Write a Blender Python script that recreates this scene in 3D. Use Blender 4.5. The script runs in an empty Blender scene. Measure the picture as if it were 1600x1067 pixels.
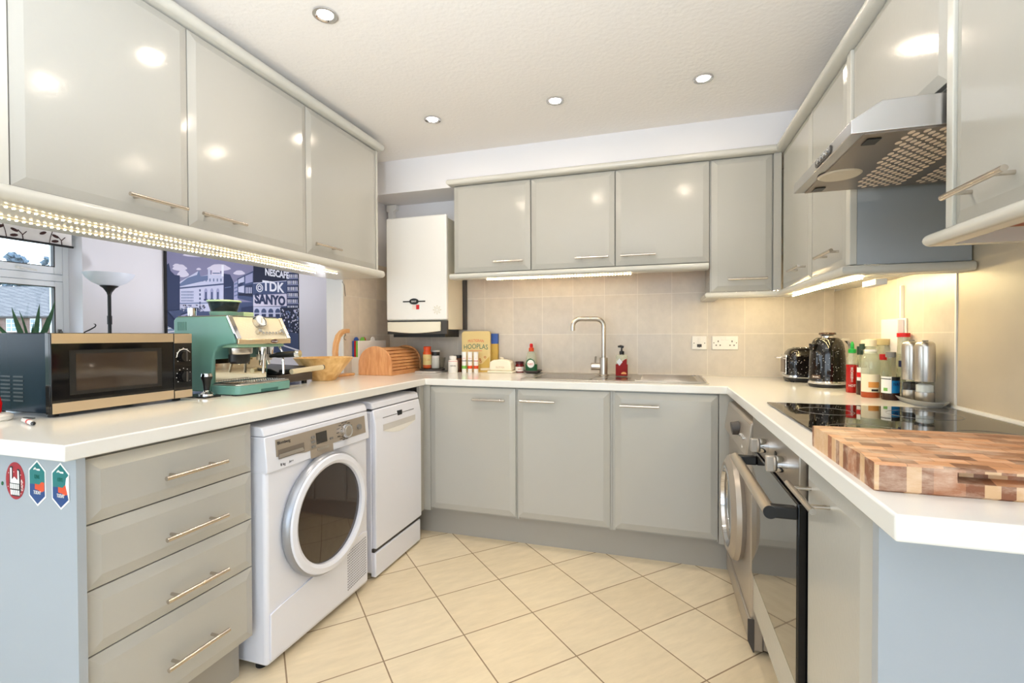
# kitchen scene
EXPO = 0.08; SKYS = 4.3
import bpy, bmesh, math, random
from mathutils import Vector, Matrix
R = random.Random(7)
C = bpy.context.scene.collection
PI = math.pi
CAMZ, YAW, PITCH, ROLL, F = 1.16, 0.3003, -0.0128, -0.0029, 743.627

# ------------------------------------------------------------------ camera maths (tape-measure helper)
_fw = Vector((-math.sin(YAW)*math.cos(PITCH), math.cos(YAW)*math.cos(PITCH), math.sin(PITCH)))
_r0 = Vector((math.cos(YAW), math.sin(YAW), 0)); _u0 = _r0.cross(_fw)
_rt = _r0*math.cos(ROLL)+_u0*math.sin(ROLL); _up = -_r0*math.sin(ROLL)+_u0*math.cos(ROLL)
def on(ax, val, px, py):
    d = _fw + _rt*((px-800)/F) - _up*((py-533.5)/F)
    c = Vector((0, 0, CAMZ)); return c + d*((val-c[ax])/d[ax])

# ------------------------------------------------------------------ materials
def lin(c):
    out = []
    for v in c[:3]:
        v /= 255.0
        out.append(v/12.92 if v <= 0.04045 else ((v+0.055)/1.055)**2.4)
    return (*out, 1.0)
def mat(name, rgb, rough=0.5, metal=0.0, spec=0.5, trans=0.0, emit=0.0, ergb=None, coat=0.0, alpha=1.0, ior=1.45, bump=0.0, bscale=60.0, vary=0.0, vscale=8.0, aniso=0.0):
    m = bpy.data.materials.new(name); m.use_nodes = True
    nt = m.node_tree; b = nt.nodes['Principled BSDF']
    b.inputs['Base Color'].default_value = lin(rgb)
    b.inputs['Roughness'].default_value = rough; b.inputs['Metallic'].default_value = metal
    b.inputs['Specular IOR Level'].default_value = spec; b.inputs['Transmission Weight'].default_value = trans
    b.inputs['IOR'].default_value = ior; b.inputs['Coat Weight'].default_value = coat; b.inputs['Alpha'].default_value = alpha
    if coat: b.inputs['Coat Roughness'].default_value = 0.05
    if emit:
        b.inputs['Emission Color'].default_value = lin(ergb or rgb); b.inputs['Emission Strength'].default_value = emit
    g = None
    if bump or vary: g = nt.nodes.new('ShaderNodeNewGeometry')
    if bump:
        n = nt.nodes.new('ShaderNodeTexNoise'); n.inputs['Scale'].default_value = bscale; n.inputs['Detail'].default_value = 2
        bp = nt.nodes.new('ShaderNodeBump'); bp.inputs['Strength'].default_value = bump; bp.inputs['Distance'].default_value = 0.004
        nt.links.new(g.outputs['Position'], n.inputs['Vector']); nt.links.new(n.outputs['Fac'], bp.inputs['Height'])
        nt.links.new(bp.outputs['Normal'], b.inputs['Normal'])
    if vary:
        n = nt.nodes.new('ShaderNodeTexNoise'); n.inputs['Scale'].default_value = vscale; n.inputs['Detail'].default_value = 5
        nt.links.new(g.outputs['Position'], n.inputs['Vector'])
        rp = nt.nodes.new('ShaderNodeValToRGB'); a = lin(rgb)
        rp.color_ramp.elements[0].position = .3; rp.color_ramp.elements[1].position = .7
        rp.color_ramp.elements[0].color = tuple(max(0, x*(1-vary)) for x in a[:3])+(1,)
        rp.color_ramp.elements[1].color = tuple(min(1, x*(1+vary)) for x in a[:3])+(1,)
        nt.links.new(n.outputs['Fac'], rp.inputs['Fac']); nt.links.new(rp.outputs['Color'], b.inputs['Base Color'])
    return m
def tile_mat(name, axes, origin, size, rot, c1, c2, grout, mortar, rough, vary=.05, nscale=6., stretch=1., bump=.25):
    """square-set tiles measured in metres; axes = which position components run across / up the tiles"""
    m = bpy.data.materials.new(name); m.use_nodes = True
    nt = m.node_tree; b = nt.nodes['Principled BSDF']; N = nt.nodes.new; L = nt.links.new
    g = N('ShaderNodeNewGeometry'); sp = N('ShaderNodeSeparateXYZ'); cb = N('ShaderNodeCombineXYZ')
    L(g.outputs['Position'], sp.inputs[0]); L(sp.outputs[axes[0]], cb.inputs[0]); L(sp.outputs[axes[1]], cb.inputs[1])
    sub = N('ShaderNodeVectorMath'); sub.operation = 'SUBTRACT'; sub.inputs[1].default_value = (origin[0], origin[1], 0); L(cb.outputs[0], sub.inputs[0])
    vr = N('ShaderNodeVectorRotate'); vr.rotation_type = 'Z_AXIS'; vr.inputs['Angle'].default_value = -rot; L(sub.outputs[0], vr.inputs['Vector'])
    ml = N('ShaderNodeVectorMath'); ml.operation = 'MULTIPLY'; ml.inputs[1].default_value = (1/size[0], 1/size[1], 1); L(vr.outputs[0], ml.inputs[0])
    ad = N('ShaderNodeVectorMath'); ad.operation = 'ADD'; ad.inputs[1].default_value = (40, 40, 0); L(ml.outputs[0], ad.inputs[0])
    br = N('ShaderNodeTexBrick'); br.offset = 0; br.squash = 1; L(ad.outputs[0], br.inputs['Vector'])
    br.inputs['Scale'].default_value = 1; br.inputs['Brick Width'].default_value = 1; br.inputs['Row Height'].default_value = 1
    br.inputs['Mortar Size'].default_value = mortar; br.inputs['Mortar Smooth'].default_value = .15; br.inputs['Bias'].default_value = 0
    br.inputs['Color1'].default_value = lin(c1); br.inputs['Color2'].default_value = lin(c2); br.inputs['Mortar'].default_value = lin(grout)
    # soft stone veining inside each tile
    sc = N('ShaderNodeVectorMath'); sc.operation = 'MULTIPLY'; sc.inputs[1].default_value = (1, stretch, 1); L(ml.outputs[0], sc.inputs[0])
    n = N('ShaderNodeTexNoise'); n.inputs['Scale'].default_value = nscale; n.inputs['Detail'].default_value = 6; n.inputs['Roughness'].default_value = .65; L(sc.outputs[0], n.inputs['Vector'])
    mr = N('ShaderNodeMapRange'); mr.inputs['From Min'].default_value = .3; mr.inputs['From Max'].default_value = .7
    mr.inputs['To Min'].default_value = 1-vary*1.6; mr.inputs['To Max'].default_value = 1+vary*.6; L(n.outputs['Fac'], mr.inputs['Value'])
    mx = N('ShaderNodeVectorMath'); mx.operation = 'SCALE'; L(br.outputs['Color'], mx.inputs[0]); L(mr.outputs[0], mx.inputs['Scale'])
    L(mx.outputs[0], b.inputs['Base Color']); b.inputs['Roughness'].default_value = rough
    iv = N('ShaderNodeMath'); iv.operation = 'SUBTRACT'; iv.inputs[0].default_value = 1; L(br.outputs['Fac'], iv.inputs[1])
    bp = N('ShaderNodeBump'); bp.inputs['Strength'].default_value = bump; bp.inputs['Distance'].default_value = .003
    L(iv.outputs[0], bp.inputs['Height']); L(bp.outputs['Normal'], b.inputs['Normal'])
    return m
def wood_mat(name, c1, c2, scale=(3, 30, 30), rough=.45):
    m = bpy.data.materials.new(name); m.use_nodes = True
    nt = m.node_tree; b = nt.nodes['Principled BSDF']; N = nt.nodes.new; L = nt.links.new
    g = N('ShaderNodeNewGeometry'); ml = N('ShaderNodeVectorMath'); ml.operation = 'MULTIPLY'; ml.inputs[1].default_value = scale
    L(g.outputs['Position'], ml.inputs[0])
    n = N('ShaderNodeTexNoise'); n.inputs['Scale'].default_value = 1.6; n.inputs['Detail'].default_value = 5; n.inputs['Distortion'].default_value = .6; L(ml.outputs[0], n.inputs['Vector'])
    rp = N('ShaderNodeValToRGB'); rp.color_ramp.elements[0].position = .35; rp.color_ramp.elements[1].position = .68
    rp.color_ramp.elements[0].color = lin(c1); rp.color_ramp.elements[1].color = lin(c2)
    L(n.outputs['Fac'], rp.inputs['Fac']); L(rp.outputs['Color'], b.inputs['Base Color']); b.inputs['Roughness'].default_value = rough
    return m
def butcher_mat(name):
    """end-grain blocks on top, plain timber stripes down the sides, pale worn streaks over both"""
    m = bpy.data.materials.new(name); m.use_nodes = True
    nt = m.node_tree; b = nt.nodes['Principled BSDF']; N = nt.nodes.new; L = nt.links.new
    g = N('ShaderNodeNewGeometry'); sp = N('ShaderNodeSeparateXYZ'); L(g.outputs['Position'], sp.inputs[0])
    br = N('ShaderNodeTexBrick'); br.offset = .37; br.squash = 1.0
    br.inputs['Scale'].default_value = 1; br.inputs['Brick Width'].default_value = .046; br.inputs['Row Height'].default_value = .030
    br.inputs['Mortar Size'].default_value = .0006; br.inputs['Mortar Smooth'].default_value = .5
    br.inputs['Color1'].default_value = lin((206, 148, 104)); br.inputs['Color2'].default_value = lin((112, 68, 42)); br.inputs['Mortar'].default_value = lin((110, 72, 46))
    rot = N('ShaderNodeVectorRotate'); rot.rotation_type = 'Z_AXIS'; rot.inputs['Angle'].default_value = .12; L(g.outputs['Position'], rot.inputs['Vector']); L(rot.outputs[0], br.inputs['Vector'])
    ad = N('ShaderNodeMath'); ad.operation = 'ADD'; L(sp.outputs[0], ad.inputs[0]); L(sp.outputs[1], ad.inputs[1])
    vo = N('ShaderNodeTexVoronoi'); vo.voronoi_dimensions = '1D'; vo.inputs['Scale'].default_value = 52; L(ad.outputs[0], vo.inputs['W'])
    sc = N('ShaderNodeSeparateColor'); L(vo.outputs['Color'], sc.inputs[0])
    sr = N('ShaderNodeValToRGB'); sr.color_ramp.interpolation = 'CONSTANT'; sr.color_ramp.elements[0].color = lin((132, 82, 54)); sr.color_ramp.elements[1].position = .62; sr.color_ramp.elements[1].color = lin((208, 170, 128))
    e = sr.color_ramp.elements.new(.3); e.color = lin((164, 108, 74)); L(sc.outputs[0], sr.inputs['Fac'])
    ns = N('ShaderNodeSeparateXYZ'); L(g.outputs['True Normal'], ns.inputs[0]); gt = N('ShaderNodeMath'); gt.operation = 'GREATER_THAN'; gt.inputs[1].default_value = .6; L(ns.outputs[2], gt.inputs[0])
    m1 = N('ShaderNodeMix'); m1.data_type = 'RGBA'; L(gt.outputs[0], m1.inputs['Factor']); L(sr.outputs['Color'], m1.inputs[6]); L(br.outputs['Color'], m1.inputs[7])
    ml = N('ShaderNodeVectorMath'); ml.operation = 'MULTIPLY'; ml.inputs[1].default_value = (9, 26, 24); L(g.outputs['Position'], ml.inputs[0])
    n = N('ShaderNodeTexNoise'); n.inputs['Scale'].default_value = 1; n.inputs['Detail'].default_value = 7; n.inputs['Roughness'].default_value = .7; L(ml.outputs[0], n.inputs['Vector'])
    mr = N('ShaderNodeMapRange'); mr.inputs['From Min'].default_value = .46; mr.inputs['From Max'].default_value = .74; mr.inputs['To Max'].default_value = .75; L(n.outputs['Fac'], mr.inputs['Value'])
    m2 = N('ShaderNodeMix'); m2.data_type = 'RGBA'; m2.inputs[7].default_value = lin((232, 210, 186)); L(mr.outputs[0], m2.inputs['Factor']); L(m1.outputs[2], m2.inputs[6])
    L(m2.outputs[2], b.inputs['Base Color']); b.inputs['Roughness'].default_value = .55
    return m
def pane_mat(name, tint=(1, 1, 1), body=None, mixf=0.):
    m = bpy.data.materials.new(name); m.use_nodes = True
    nt = m.node_tree; nt.nodes.remove(nt.nodes['Principled BSDF']); N = nt.nodes.new; L = nt.links.new
    t = N('ShaderNodeBsdfTransparent'); t.inputs[0].default_value = (*tint, 1); gl = N('ShaderNodeBsdfGlossy'); gl.inputs['Roughness'].default_value = .02
    lw = N('ShaderNodeFresnel'); ge = N('ShaderNodeNewGeometry'); ma = N('ShaderNodeMath'); ma.operation = 'MULTIPLY_ADD'
    ma.inputs[1].default_value = 1/1.45-1.45; ma.inputs[2].default_value = 1.45; L(ge.outputs['Backfacing'], ma.inputs[0]); L(ma.outputs[0], lw.inputs[0]); mx = N('ShaderNodeMixShader')
    src = t
    if body:
        df = N('ShaderNodeBsdfDiffuse'); df.inputs[0].default_value = lin(body); m2 = N('ShaderNodeMixShader'); m2.inputs[0].default_value = mixf
        L(t.outputs[0], m2.inputs[1]); L(df.outputs[0], m2.inputs[2]); src = m2
    L(lw.outputs[0], mx.inputs[0]); L(src.outputs[0], mx.inputs[1]); L(gl.outputs[0], mx.inputs[2]); L(mx.outputs[0], nt.nodes['Material Output'].inputs[0])
    return m

GLASS = pane_mat('clear_glass', (.97, .985, .975)); CLEARP = pane_mat('clear_plastic', (.90, .92, .84), body=(222, 224, 204), mixf=.30)
CAB = mat('cabinet_gloss', (177, 175, 168), .13, bump=.05, bscale=90)
CABIN = mat('cabinet_edge', (202, 200, 192), .22)
PANEL = mat('end_panel_grey', (162, 169, 176), .35, bump=.03, bscale=200)
PLINTH = mat('plinth_shaded', (160, 156, 148), .35)  # cabinet paint with the floor-level shade put into its colour
CARC = mat('carcass', (150, 148, 140), .5)
GAP = mat('shadow_gap', (40, 38, 36), .8)
WTOP = mat('white_worktop', (230, 229, 225), .12, spec=.5)
WALL = mat('white_paint', (232, 230, 232), .7)
CEIL = mat('ceiling_paint', (236, 232, 228), .85, bump=.35, bscale=55)
DWALL = mat('dining_paint', (226, 222, 226), .75)
STEEL = mat('brushed_steel', (196, 190, 182), .28, 1.0)
NICKEL = mat('satin_nickel', (206, 198, 188), .25, 1.0)
BOWLST = mat('steel_shaded', (150, 143, 136), .2, 1.0)  # rim steel darkened: shade inside the bowls put into the colour
CHROME = mat('chrome', (225, 225, 228), .07, 1.0)
DSTEEL = mat('dark_steel', (120, 116, 110), .35, 1.0)
WHITE = mat('white_enamel', (228, 230, 240), .22)
WPLAS = mat('white_plastic', (236, 234, 230), .35)
CREAMP = mat('cream_plastic', (228, 222, 204), .4)
BLACKG = mat('black_gloss', (10, 10, 12), .06)
BLACK = mat('black_plastic', (18, 18, 19), .4)
DGREY = mat('dark_grey_plastic', (62, 58, 56), .45)
MGREY = mat('mid_grey', (120, 118, 116), .5)
SILVERP = mat('silver_paint', (168, 160, 150), .35, .5)
WMGREY = mat('washer_silver', (170, 160, 148), .3, .45)
HOBG = mat('hob_glass', (14, 11, 9), .03, spec=.8)
OVENG = mat('oven_glass', (28, 23, 19), .03, spec=1.0, coat=.6)
SMOKE = mat('smoked_door_glass', (38, 22, 14), .04, spec=.8, coat=.4)
SAGE = mat('sage_green', (96, 142, 134), .35)
SAGEL = mat('pale_green', (176, 205, 170), .35)
SMOKEC = pane_mat('smoked_plastic', (.42, .50, .52), body=(70, 84, 88), mixf=.25)
BEANS = mat('coffee_beans', (34, 24, 18), .5)
OAK = wood_mat('beech_wood', (190, 128, 78), (216, 160, 108), (40, 6, 6))
OAKL = wood_mat('light_bowl_wood', (206, 160, 96), (232, 196, 136), (20, 20, 4))
STANDW = wood_mat('stand_wood', (206, 150, 98), (226, 180, 128), (30, 8, 8))
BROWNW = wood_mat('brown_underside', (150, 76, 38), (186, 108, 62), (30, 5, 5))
BUTCH = butcher_mat('end_grain_block')
RED = mat('red', (196, 14, 14), .35); ORANGE = mat('orange', (214, 72, 20), .35); GREEN = mat('green', (18, 148, 56), .35)
DGREEN = mat('dark_green', (6, 84, 42), .4); BLUE = mat('blue', (56, 92, 170), .4); NAVY = mat('navy', (26, 30, 74), .4)
LGREEN = mat('leaf_green_plastic', (120, 190, 80), .4)
YELLOW = mat('box_yellow', (220, 196, 134), .5); GOLD = mat('box_gold', (202, 168, 80), .5); CREAM = mat('label_cream', (238, 226, 196), .5)
PAPER = mat('label_white', (240, 238, 234), .5); TEALTXT = mat('teal_ink', (20, 100, 84), .5); REDINK = mat('red_ink', (214, 70, 40), .5); BLACKINK = mat('black_ink', (30, 28, 30), .5)
CREAMC = mat('cream_ceramic', (238, 230, 208), .25)
SRI = mat('chilli_sauce', (158, 12, 6), .25); SAUCE = mat('amber_sauce', (166, 66, 24), .25); SOY = mat('dark_sauce', (50, 22, 14), .15)
JAM = mat('jam_red', (112, 16, 22), .15); SOAPR = mat('soap_red', (132, 14, 8), .4, spec=.2); MAROON = mat('maroon_lid', (70, 22, 34), .35)
LBLUE = mat('label_blue', (10, 116, 176), .45); SKYB = mat('speckle_white', (220, 226, 230), .2)
TRAYG = mat('grey_tray', (150, 150, 148), .45); DDISH = mat('dark_dish', (74, 66, 64), .4)
PEPPER = mat('peppercorn', (40, 32, 28), .6); SALT = mat('salt_white', (236, 236, 238), .5)
SPLASH = mat('stone_splashback', (200, 186, 164), .38, vary=.07, vscale=4.0)
LED = mat('led_glow', (255, 236, 190), .5, emit=170.0, ergb=(255, 224, 168))
LAMPG = mat('lamp_glow', (255, 244, 225), .5, emit=230.0, ergb=(255, 238, 214))
UPVC = mat('upvc_white', (236, 238, 242), .3)
PANE = pane_mat('window_pane')
BLINDM = mat('blind_fabric', (232, 226, 222), .8); LEAFD = mat('print_brown', (70, 44, 40), .8)
ALOE = mat('aloe_green', (52, 92, 60), .45, vary=.25, vscale=25.); TERRA = mat('pot_terracotta', (176, 110, 80), .7)
LSHADE = mat('frosted_shade', (214, 218, 228), .4)
FLOOR = tile_mat('floor_tiles', (0, 1), (-1.1655, 2.1231), (.3092, .3092), .7995, (230, 214, 184), (224, 206, 174), (150, 128, 104), .009, .24, .06, 2.2, 4.)
TILEB = tile_mat('wall_tiles_b', (0, 2), (-1.154, 1.166), (.2045, .25), 0, (212, 202, 188), (204, 196, 186), (222, 214, 202), .010, .3, .05, 4., 1., .15)
TILER = tile_mat('wall_tiles_r', (1, 2), (2.149, 1.166), (.2045, .25), 0, (212, 202, 188), (204, 196, 186), (222, 214, 202), .010, .3, .05, 4., 1., .15)
TILEL = tile_mat('wall_tiles_l', (1, 2), (2.72, 1.166), (.2045, .25), 0, (226, 212, 192), (212, 198, 184), (224, 214, 200), .010, .3, .06, 4., 1., .15)

# ------------------------------------------------------------------ mesh builder
ORG = {}
class MB:
    def __init__(s): s.v = []; s.f = []; s.m = []
    def add(s, vs, fs, m=0):
        o = len(s.v); s.v += [Vector(p) for p in vs]; s.f += [[i+o for i in f] for f in fs]; s.m += [m]*len(fs); return s
    def box(s, x0, x1, y0, y1, z0, z1, m=0):
        vs = [(x, y, z) for z in (z0, z1) for y in (y0, y1) for x in (x0, x1)]
        return s.add(vs, [(0, 2, 3, 1), (4, 5, 7, 6), (0, 1, 5, 4), (2, 6, 7, 3), (0, 4, 6, 2), (1, 3, 7, 5)], m)
    def tube(s, pts, r, n=12, m=0, cap=True, closed=False):
        pts = [Vector(p) for p in pts]; k = len(pts); rs = r if isinstance(r, (list, tuple)) else [r]*k
        tg = []
        for i in range(k):
            a = pts[(i-1) % k] if (closed or i > 0) else pts[i]; b = pts[(i+1) % k] if (closed or i < k-1) else pts[i]
            tg.append((b-a).normalized())
        u = Vector((0, 0, 1)) if abs(tg[0].z) < .9 else Vector((1, 0, 0))
        u = (u - tg[0]*u.dot(tg[0])).normalized(); vs = []; fs = []
        for i in range(k):
            u = (u - tg[i]*u.dot(tg[i])).normalized(); w = tg[i].cross(u)
            for j in range(n):
                a = 2*PI*j/n; vs.append(pts[i] + (u*math.cos(a)+w*math.sin(a))*rs[i])
        for i in range(k if closed else k-1):
            for j in range(n):
                a = i*n+j; b = i*n+(j+1) % n; c = ((i+1) % k)*n+(j+1) % n; d = ((i+1) % k)*n+j
                fs.append((a, b, c, d))
        if cap and not closed: fs += [list(range(n))[::-1], list(range((k-1)*n, k*n))]
        return s.add(vs, fs, m)
    def cyl(s, p0, p1, r0, r1=None, n=28, m=0):
        return s.tube([p0, p1], [r0, r0 if r1 is None else r1], n, m)
    def lathe(s, c, prof, n=32, m=0, mx=None, sx=1., sy=1., power=2., ring=False):
        """prof: (radius, height); power > 2 squares the section off"""
        c = Vector(c); vs = []; fs = []; rings = []
        for r, z in prof:
            if r < 1e-6: rings.append([len(vs)]); vs.append(Vector((0, 0, z)))
            else:
                rings.append(list(range(len(vs), len(vs)+n)))
                for j in range(n):
                    a = 2*PI*j/n; ca, sa = math.cos(a), math.sin(a); q = (abs(ca)**power+abs(sa)**power)**(-1/power) if power != 2 else 1
                    vs.append(Vector((r*sx*ca*q, r*sy*sa*q, z)))
        for A, B in zip(rings, rings[1:]+(rings[:1] if ring else [])):
            if len(A) == 1 and len(B) == 1: continue
            for j in range(n):
                k = (j+1) % n
                if len(A) == 1: fs.append((A[0], B[k], B[j]))
                elif len(B) == 1: fs.append((A[j], A[k], B[0]))
                else: fs.append((A[j], A[k], B[k], B[j]))
        if len(rings[0]) > 1 and not ring: fs.append(rings[0][::-1])
        if len(rings[-1]) > 1 and not ring: fs.append(rings[-1])
        vs = [(mx @ p if mx else p)+c for p in vs]
        return s.add(vs, fs, m)
    def prism(s, poly, o, u, v, n, d, m=0):
        o, u, v, n = map(Vector, (o, u, v, n)); k = len(poly)
        vs = [o+u*a+v*b for a, b in poly]+[o+u*a+v*b+n*d for a, b in poly]
        fs = [list(range(k))[::-1], list(range(k, 2*k))]+[(i, (i+1) % k, k+(i+1) % k, k+i) for i in range(k)]
        return s.add(vs, fs, m)
    def poly(s, pts, m=0): return s.add(pts, [list(range(len(pts)))], m)
    def panel(s, o, u, v, n, w, h, t=.02, cw=.028, cd=.007, m=0):
        """door or drawer front: slab with a broad chamfer round the face"""
        o, u, v, n = map(Vector, (o, u, v, n)); vs = []
        for e, q in ((0, 0), (0, t-cd), (cw, t)):
            for a, b in ((e, e), (w-e, e), (w-e, h-e), (e, h-e)): vs.append(o+u*a+v*b+n*q)
        fs = [(3, 2, 1, 0), (8, 9, 10, 11)]
        for k in (0, 4):
            for i in range(4): fs.append((k+i, k+(i+1) % 4, k+4+(i+1) % 4, k+4+i))
        return s.add(vs, fs, m)
    def sphere(s, c, rx, ry=None, rz=None, n=20, k=12, m=0, lo=-1., hi=1.):
        ry = ry or rx; rz = rz or rx
        a0, a1 = math.asin(lo), math.asin(hi)
        prof = [(math.cos(a0+(a1-a0)*i/k), math.sin(a0+(a1-a0)*i/k)) for i in range(k+1)]
        prof = [(0 if r < 1e-5 else r, z) for r, z in prof]
        return s.lathe(c, prof, n, m, Matrix.Diagonal((rx, ry, rz)))
    def mb(s, other_text, m=0): return s
    def build(s, name, mats, parent=None, bevel=0., seg=2, smooth=True, ang=35., org=None, rot=None):
        if not isinstance(mats, (list, tuple)): mats = [mats]
        if org is None:
            if parent is not None: org = ORG[parent.name]
            else:
                lo = [min(p[i] for p in s.v) for i in range(3)]; hi = [max(p[i] for p in s.v) for i in range(3)]
                org = Vector(((lo[0]+hi[0])/2, (lo[1]+hi[1])/2, lo[2]))
        org = Vector(org)
        me = bpy.data.meshes.new(name); me.from_pydata([p-org for p in s.v], [], s.f)
        for q in mats: me.materials.append(q)
        for p, i in zip(me.polygons, s.m): p.material_index = i
        bm = bmesh.new(); bm.from_mesh(me); bmesh.ops.recalc_face_normals(bm, faces=bm.faces); bm.to_mesh(me); bm.free()
        if smooth:
            me.polygons.foreach_set('use_smooth', [True]*len(me.polygons)); me.set_sharp_from_angle(angle=math.radians(ang))
        o = bpy.data.objects.new(name, me); C.objects.link(o)
        if parent is not None: o.parent = parent
        else: o.location = org
        ORG[o.name] = org
        if bevel:
            b = o.modifiers.new('bevel', 'BEVEL'); b.width = bevel; b.segments = seg; b.limit_method = 'ANGLE'; b.angle_limit = math.radians(40)
        return o
def tag(o, label, cat, group=None, kind=None):
    o['label'] = label; o['category'] = cat
    if group: o['group'] = group
    if kind: o['kind'] = kind
    return o
def thing(name, label, cat, loc=(0, 0, 0), group=None):
    o = bpy.data.objects.new(name, None); o.empty_display_size = .05; C.objects.link(o); o.location = loc
    ORG[o.name] = Vector(loc); return tag(o, label, cat, group)
def struct(name, m, mats, **k):
    o = m.build(name, mats, **k); o['kind'] = 'structure'; return o
def copy_tree(o, parent=None):
    c = o.copy(); C.objects.link(c)
    if parent: c.parent = parent
    ORG[c.name] = ORG[o.name]
    for ch in list(o.children): copy_tree(ch, c)
    return c
def text(s, size, o, u, v, m, parent, name='lettering', depth=.0006, align='CENTER', bend=0., squeeze=1., bold=0.):
    cu = bpy.data.curves.new('txt', 'FONT'); cu.body = s; cu.size = size; cu.align_x = align; cu.align_y = 'CENTER'; cu.extrude = depth/2; cu.resolution_u = 3; cu.offset = bold*size
    ob = bpy.data.objects.new('txt', cu); C.objects.link(ob)
    me = bpy.data.meshes.new_from_object(ob.evaluated_get(bpy.context.evaluated_depsgraph_get()))
    bpy.data.objects.remove(ob); bpy.data.curves.remove(cu)
    o, u, v = map(Vector, (o, u, v)); n = u.cross(v); org = ORG[parent.name]
    for p in me.vertices:
        x, y, z = p.co; x *= squeeze; y2 = y - bend*x*x
        p.co = o+u*x+v*y2+n*z-org
    me.materials.clear(); me.materials.append(m); me.name = name
    ob = bpy.data.objects.new(name, me); C.objects.link(ob); ob.parent = parent; ORG[ob.name] = org
    return ob
X, Y, Z = Vector((1, 0, 0)), Vector((0, 1, 0)), Vector((0, 0, 1))
def bar_handle(p, along, out, parent, L=.19, r=.0062, so=.032):
    """p: centre on the door face"""
    p, a, n = Vector(p), Vector(along), Vector(out); b = MB()
    b.cyl(p+n*so-a*L/2, p+n*so+a*L/2, r, n=16)
    for s in (-1, 1): b.cyl(p+a*s*L*.32, p+a*s*L*.32+n*so, .0045, n=12)
    return b.build('handle', NICKEL, parent)
# ================================================================== THE ROOM
CZ = 2.33; YB = 3.10; XR = .945; XL = -1.91; XD = -4.55; T = .913
struct('floor', MB().box(-4.9, 1.1, -2.75, 6.4, -.1, 0), FLOOR, smooth=False)
struct('ceiling', MB().box(-4.9, 1.1, -2.75, 6.4, CZ, CZ+.1), CEIL, smooth=False)
struct('wall_right', MB().box(XR, XR+.15, -2.75, -2.3, 0, CZ).box(XR, XR+.15, -.75, YB+.15, 0, CZ).box(XR, XR+.15, -2.3, -.75, 0, .9).box(XR, XR+.15, -2.3, -.75, 2.1, CZ), WALL, smooth=False)
def side_window(n, x0, x1, y0, y1, z0, z1):
    w = MB()
    for a in (y0, (y0+y1)/2-.03, y1-.06): w.box(x0, x1, a, a+.06, z0, z1)
    w.box(x0, x1, y0, y1, z0, z0+.06).box(x0, x1, y0, y1, z1-.06, z1)
    o = struct(n, w, UPVC, bevel=.004); xm = (x0+x1)/2
    MB().box(xm-.003, xm+.003, y0+.06, (y0+y1)/2-.03, z0+.06, z1-.06).box(xm-.003, xm+.003, (y0+y1)/2+.03, y1-.06, z0+.06, z1-.06).build('pane', PANE, o, smooth=False)
side_window('added_window_4', XR+.05, XR+.11, -2.3, -.75, .9, 2.1)  # unseen window, added for bluish daylight on the left-hand fronts
side_window('window_3', -4.76, -4.70, -2.3, .8, .2, 2.15)
struct('wall_back', MB().box(-2.03, XR+.15, YB, YB+.15, 0, CZ), WALL, smooth=False)
struct('wall_left', MB().box(-2.03, XL, 2.555, YB, 0, CZ).box(-2.03, XL, YB, 6.2, 0, CZ), WALL, smooth=False)
struct('wall_dining_end', MB().box(-4.9, -3.5, 6.2, 6.35, 0, CZ).box(-2.5, -2.03, 6.2, 6.35, 0, CZ).box(-3.5, -2.5, 6.2, 6.35, 0, .95).box(-3.5, -2.5, 6.2, 6.35, 2.05, CZ), DWALL, smooth=False)
w = MB()
for a in (-3.5, -3.03, -2.56): w.box(a, a+.06, 6.24, 6.30, .95, 2.05)
w.box(-3.5, -2.5, 6.24, 6.30, .95, 1.01).box(-3.5, -2.5, 6.24, 6.30, 1.99, 2.05)
win2 = struct('added_window_2', w, UPVC, bevel=.004)  # unseen window, added to flood the dining room with daylight
MB().box(-3.44, -3.03, 6.268, 6.274, 1.01, 1.99).box(-2.97, -2.56, 6.268, 6.274, 1.01, 1.99).build('pane', PANE, win2, smooth=False)
# window wall of the dining room, with its opening
struct('wall_dining', MB().box(-4.85, XD, -2.75, -2.3, 0, CZ).box(-4.85, XD, .8, 1.25, 0, CZ).box(-4.85, XD, -2.3, .8, 0, .2).box(-4.85, XD, -2.3, .8, 2.15, CZ).box(-4.85, XD, 2.71, 6.2, 0, CZ).box(-4.85, XD, 1.25, 2.71, 0, .95).box(-4.85, XD, 1.25, 2.71, 2.06, CZ), DWALL, smooth=False)
# wall behind the camera with a wide patio opening
struct('wall_front', MB().box(-4.85, -2.3, -2.75, -2.6, 0, CZ).box(.9, 1.1, -2.75, -2.6, 0, CZ).box(-2.3, .9, -2.75, -2.6, 2.12, CZ), WALL, smooth=False)
d = MB()
for x0, x1 in ((-2.3, -2.24), (-.73, -.67), (.84, .9)): d.box(x0, x1, -2.72, -2.65, 0, 2.12)
d.box(-2.3, .9, -2.72, -2.65, 2.05, 2.12).box(-2.3, .9, -2.72, -2.65, 0, .05)
pf = struct('door_1', d, UPVC, bevel=.004)
pg = MB().box(-2.24, -.73, -2.69, -2.684, .05, 2.05).box(-.67, .84, -2.69, -2.684, .05, 2.05).build('door_pane', PANE, pf, smooth=False)
# dropped beam over the back run
struct('trim_1', MB().box(XL, XR, 2.82, YB, 2.112, CZ), WALL, smooth=False)
struct('trim_2', MB().box(.69, XR, 2.50, 2.818, 2.15, 2.312), WALL, smooth=False)
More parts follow.
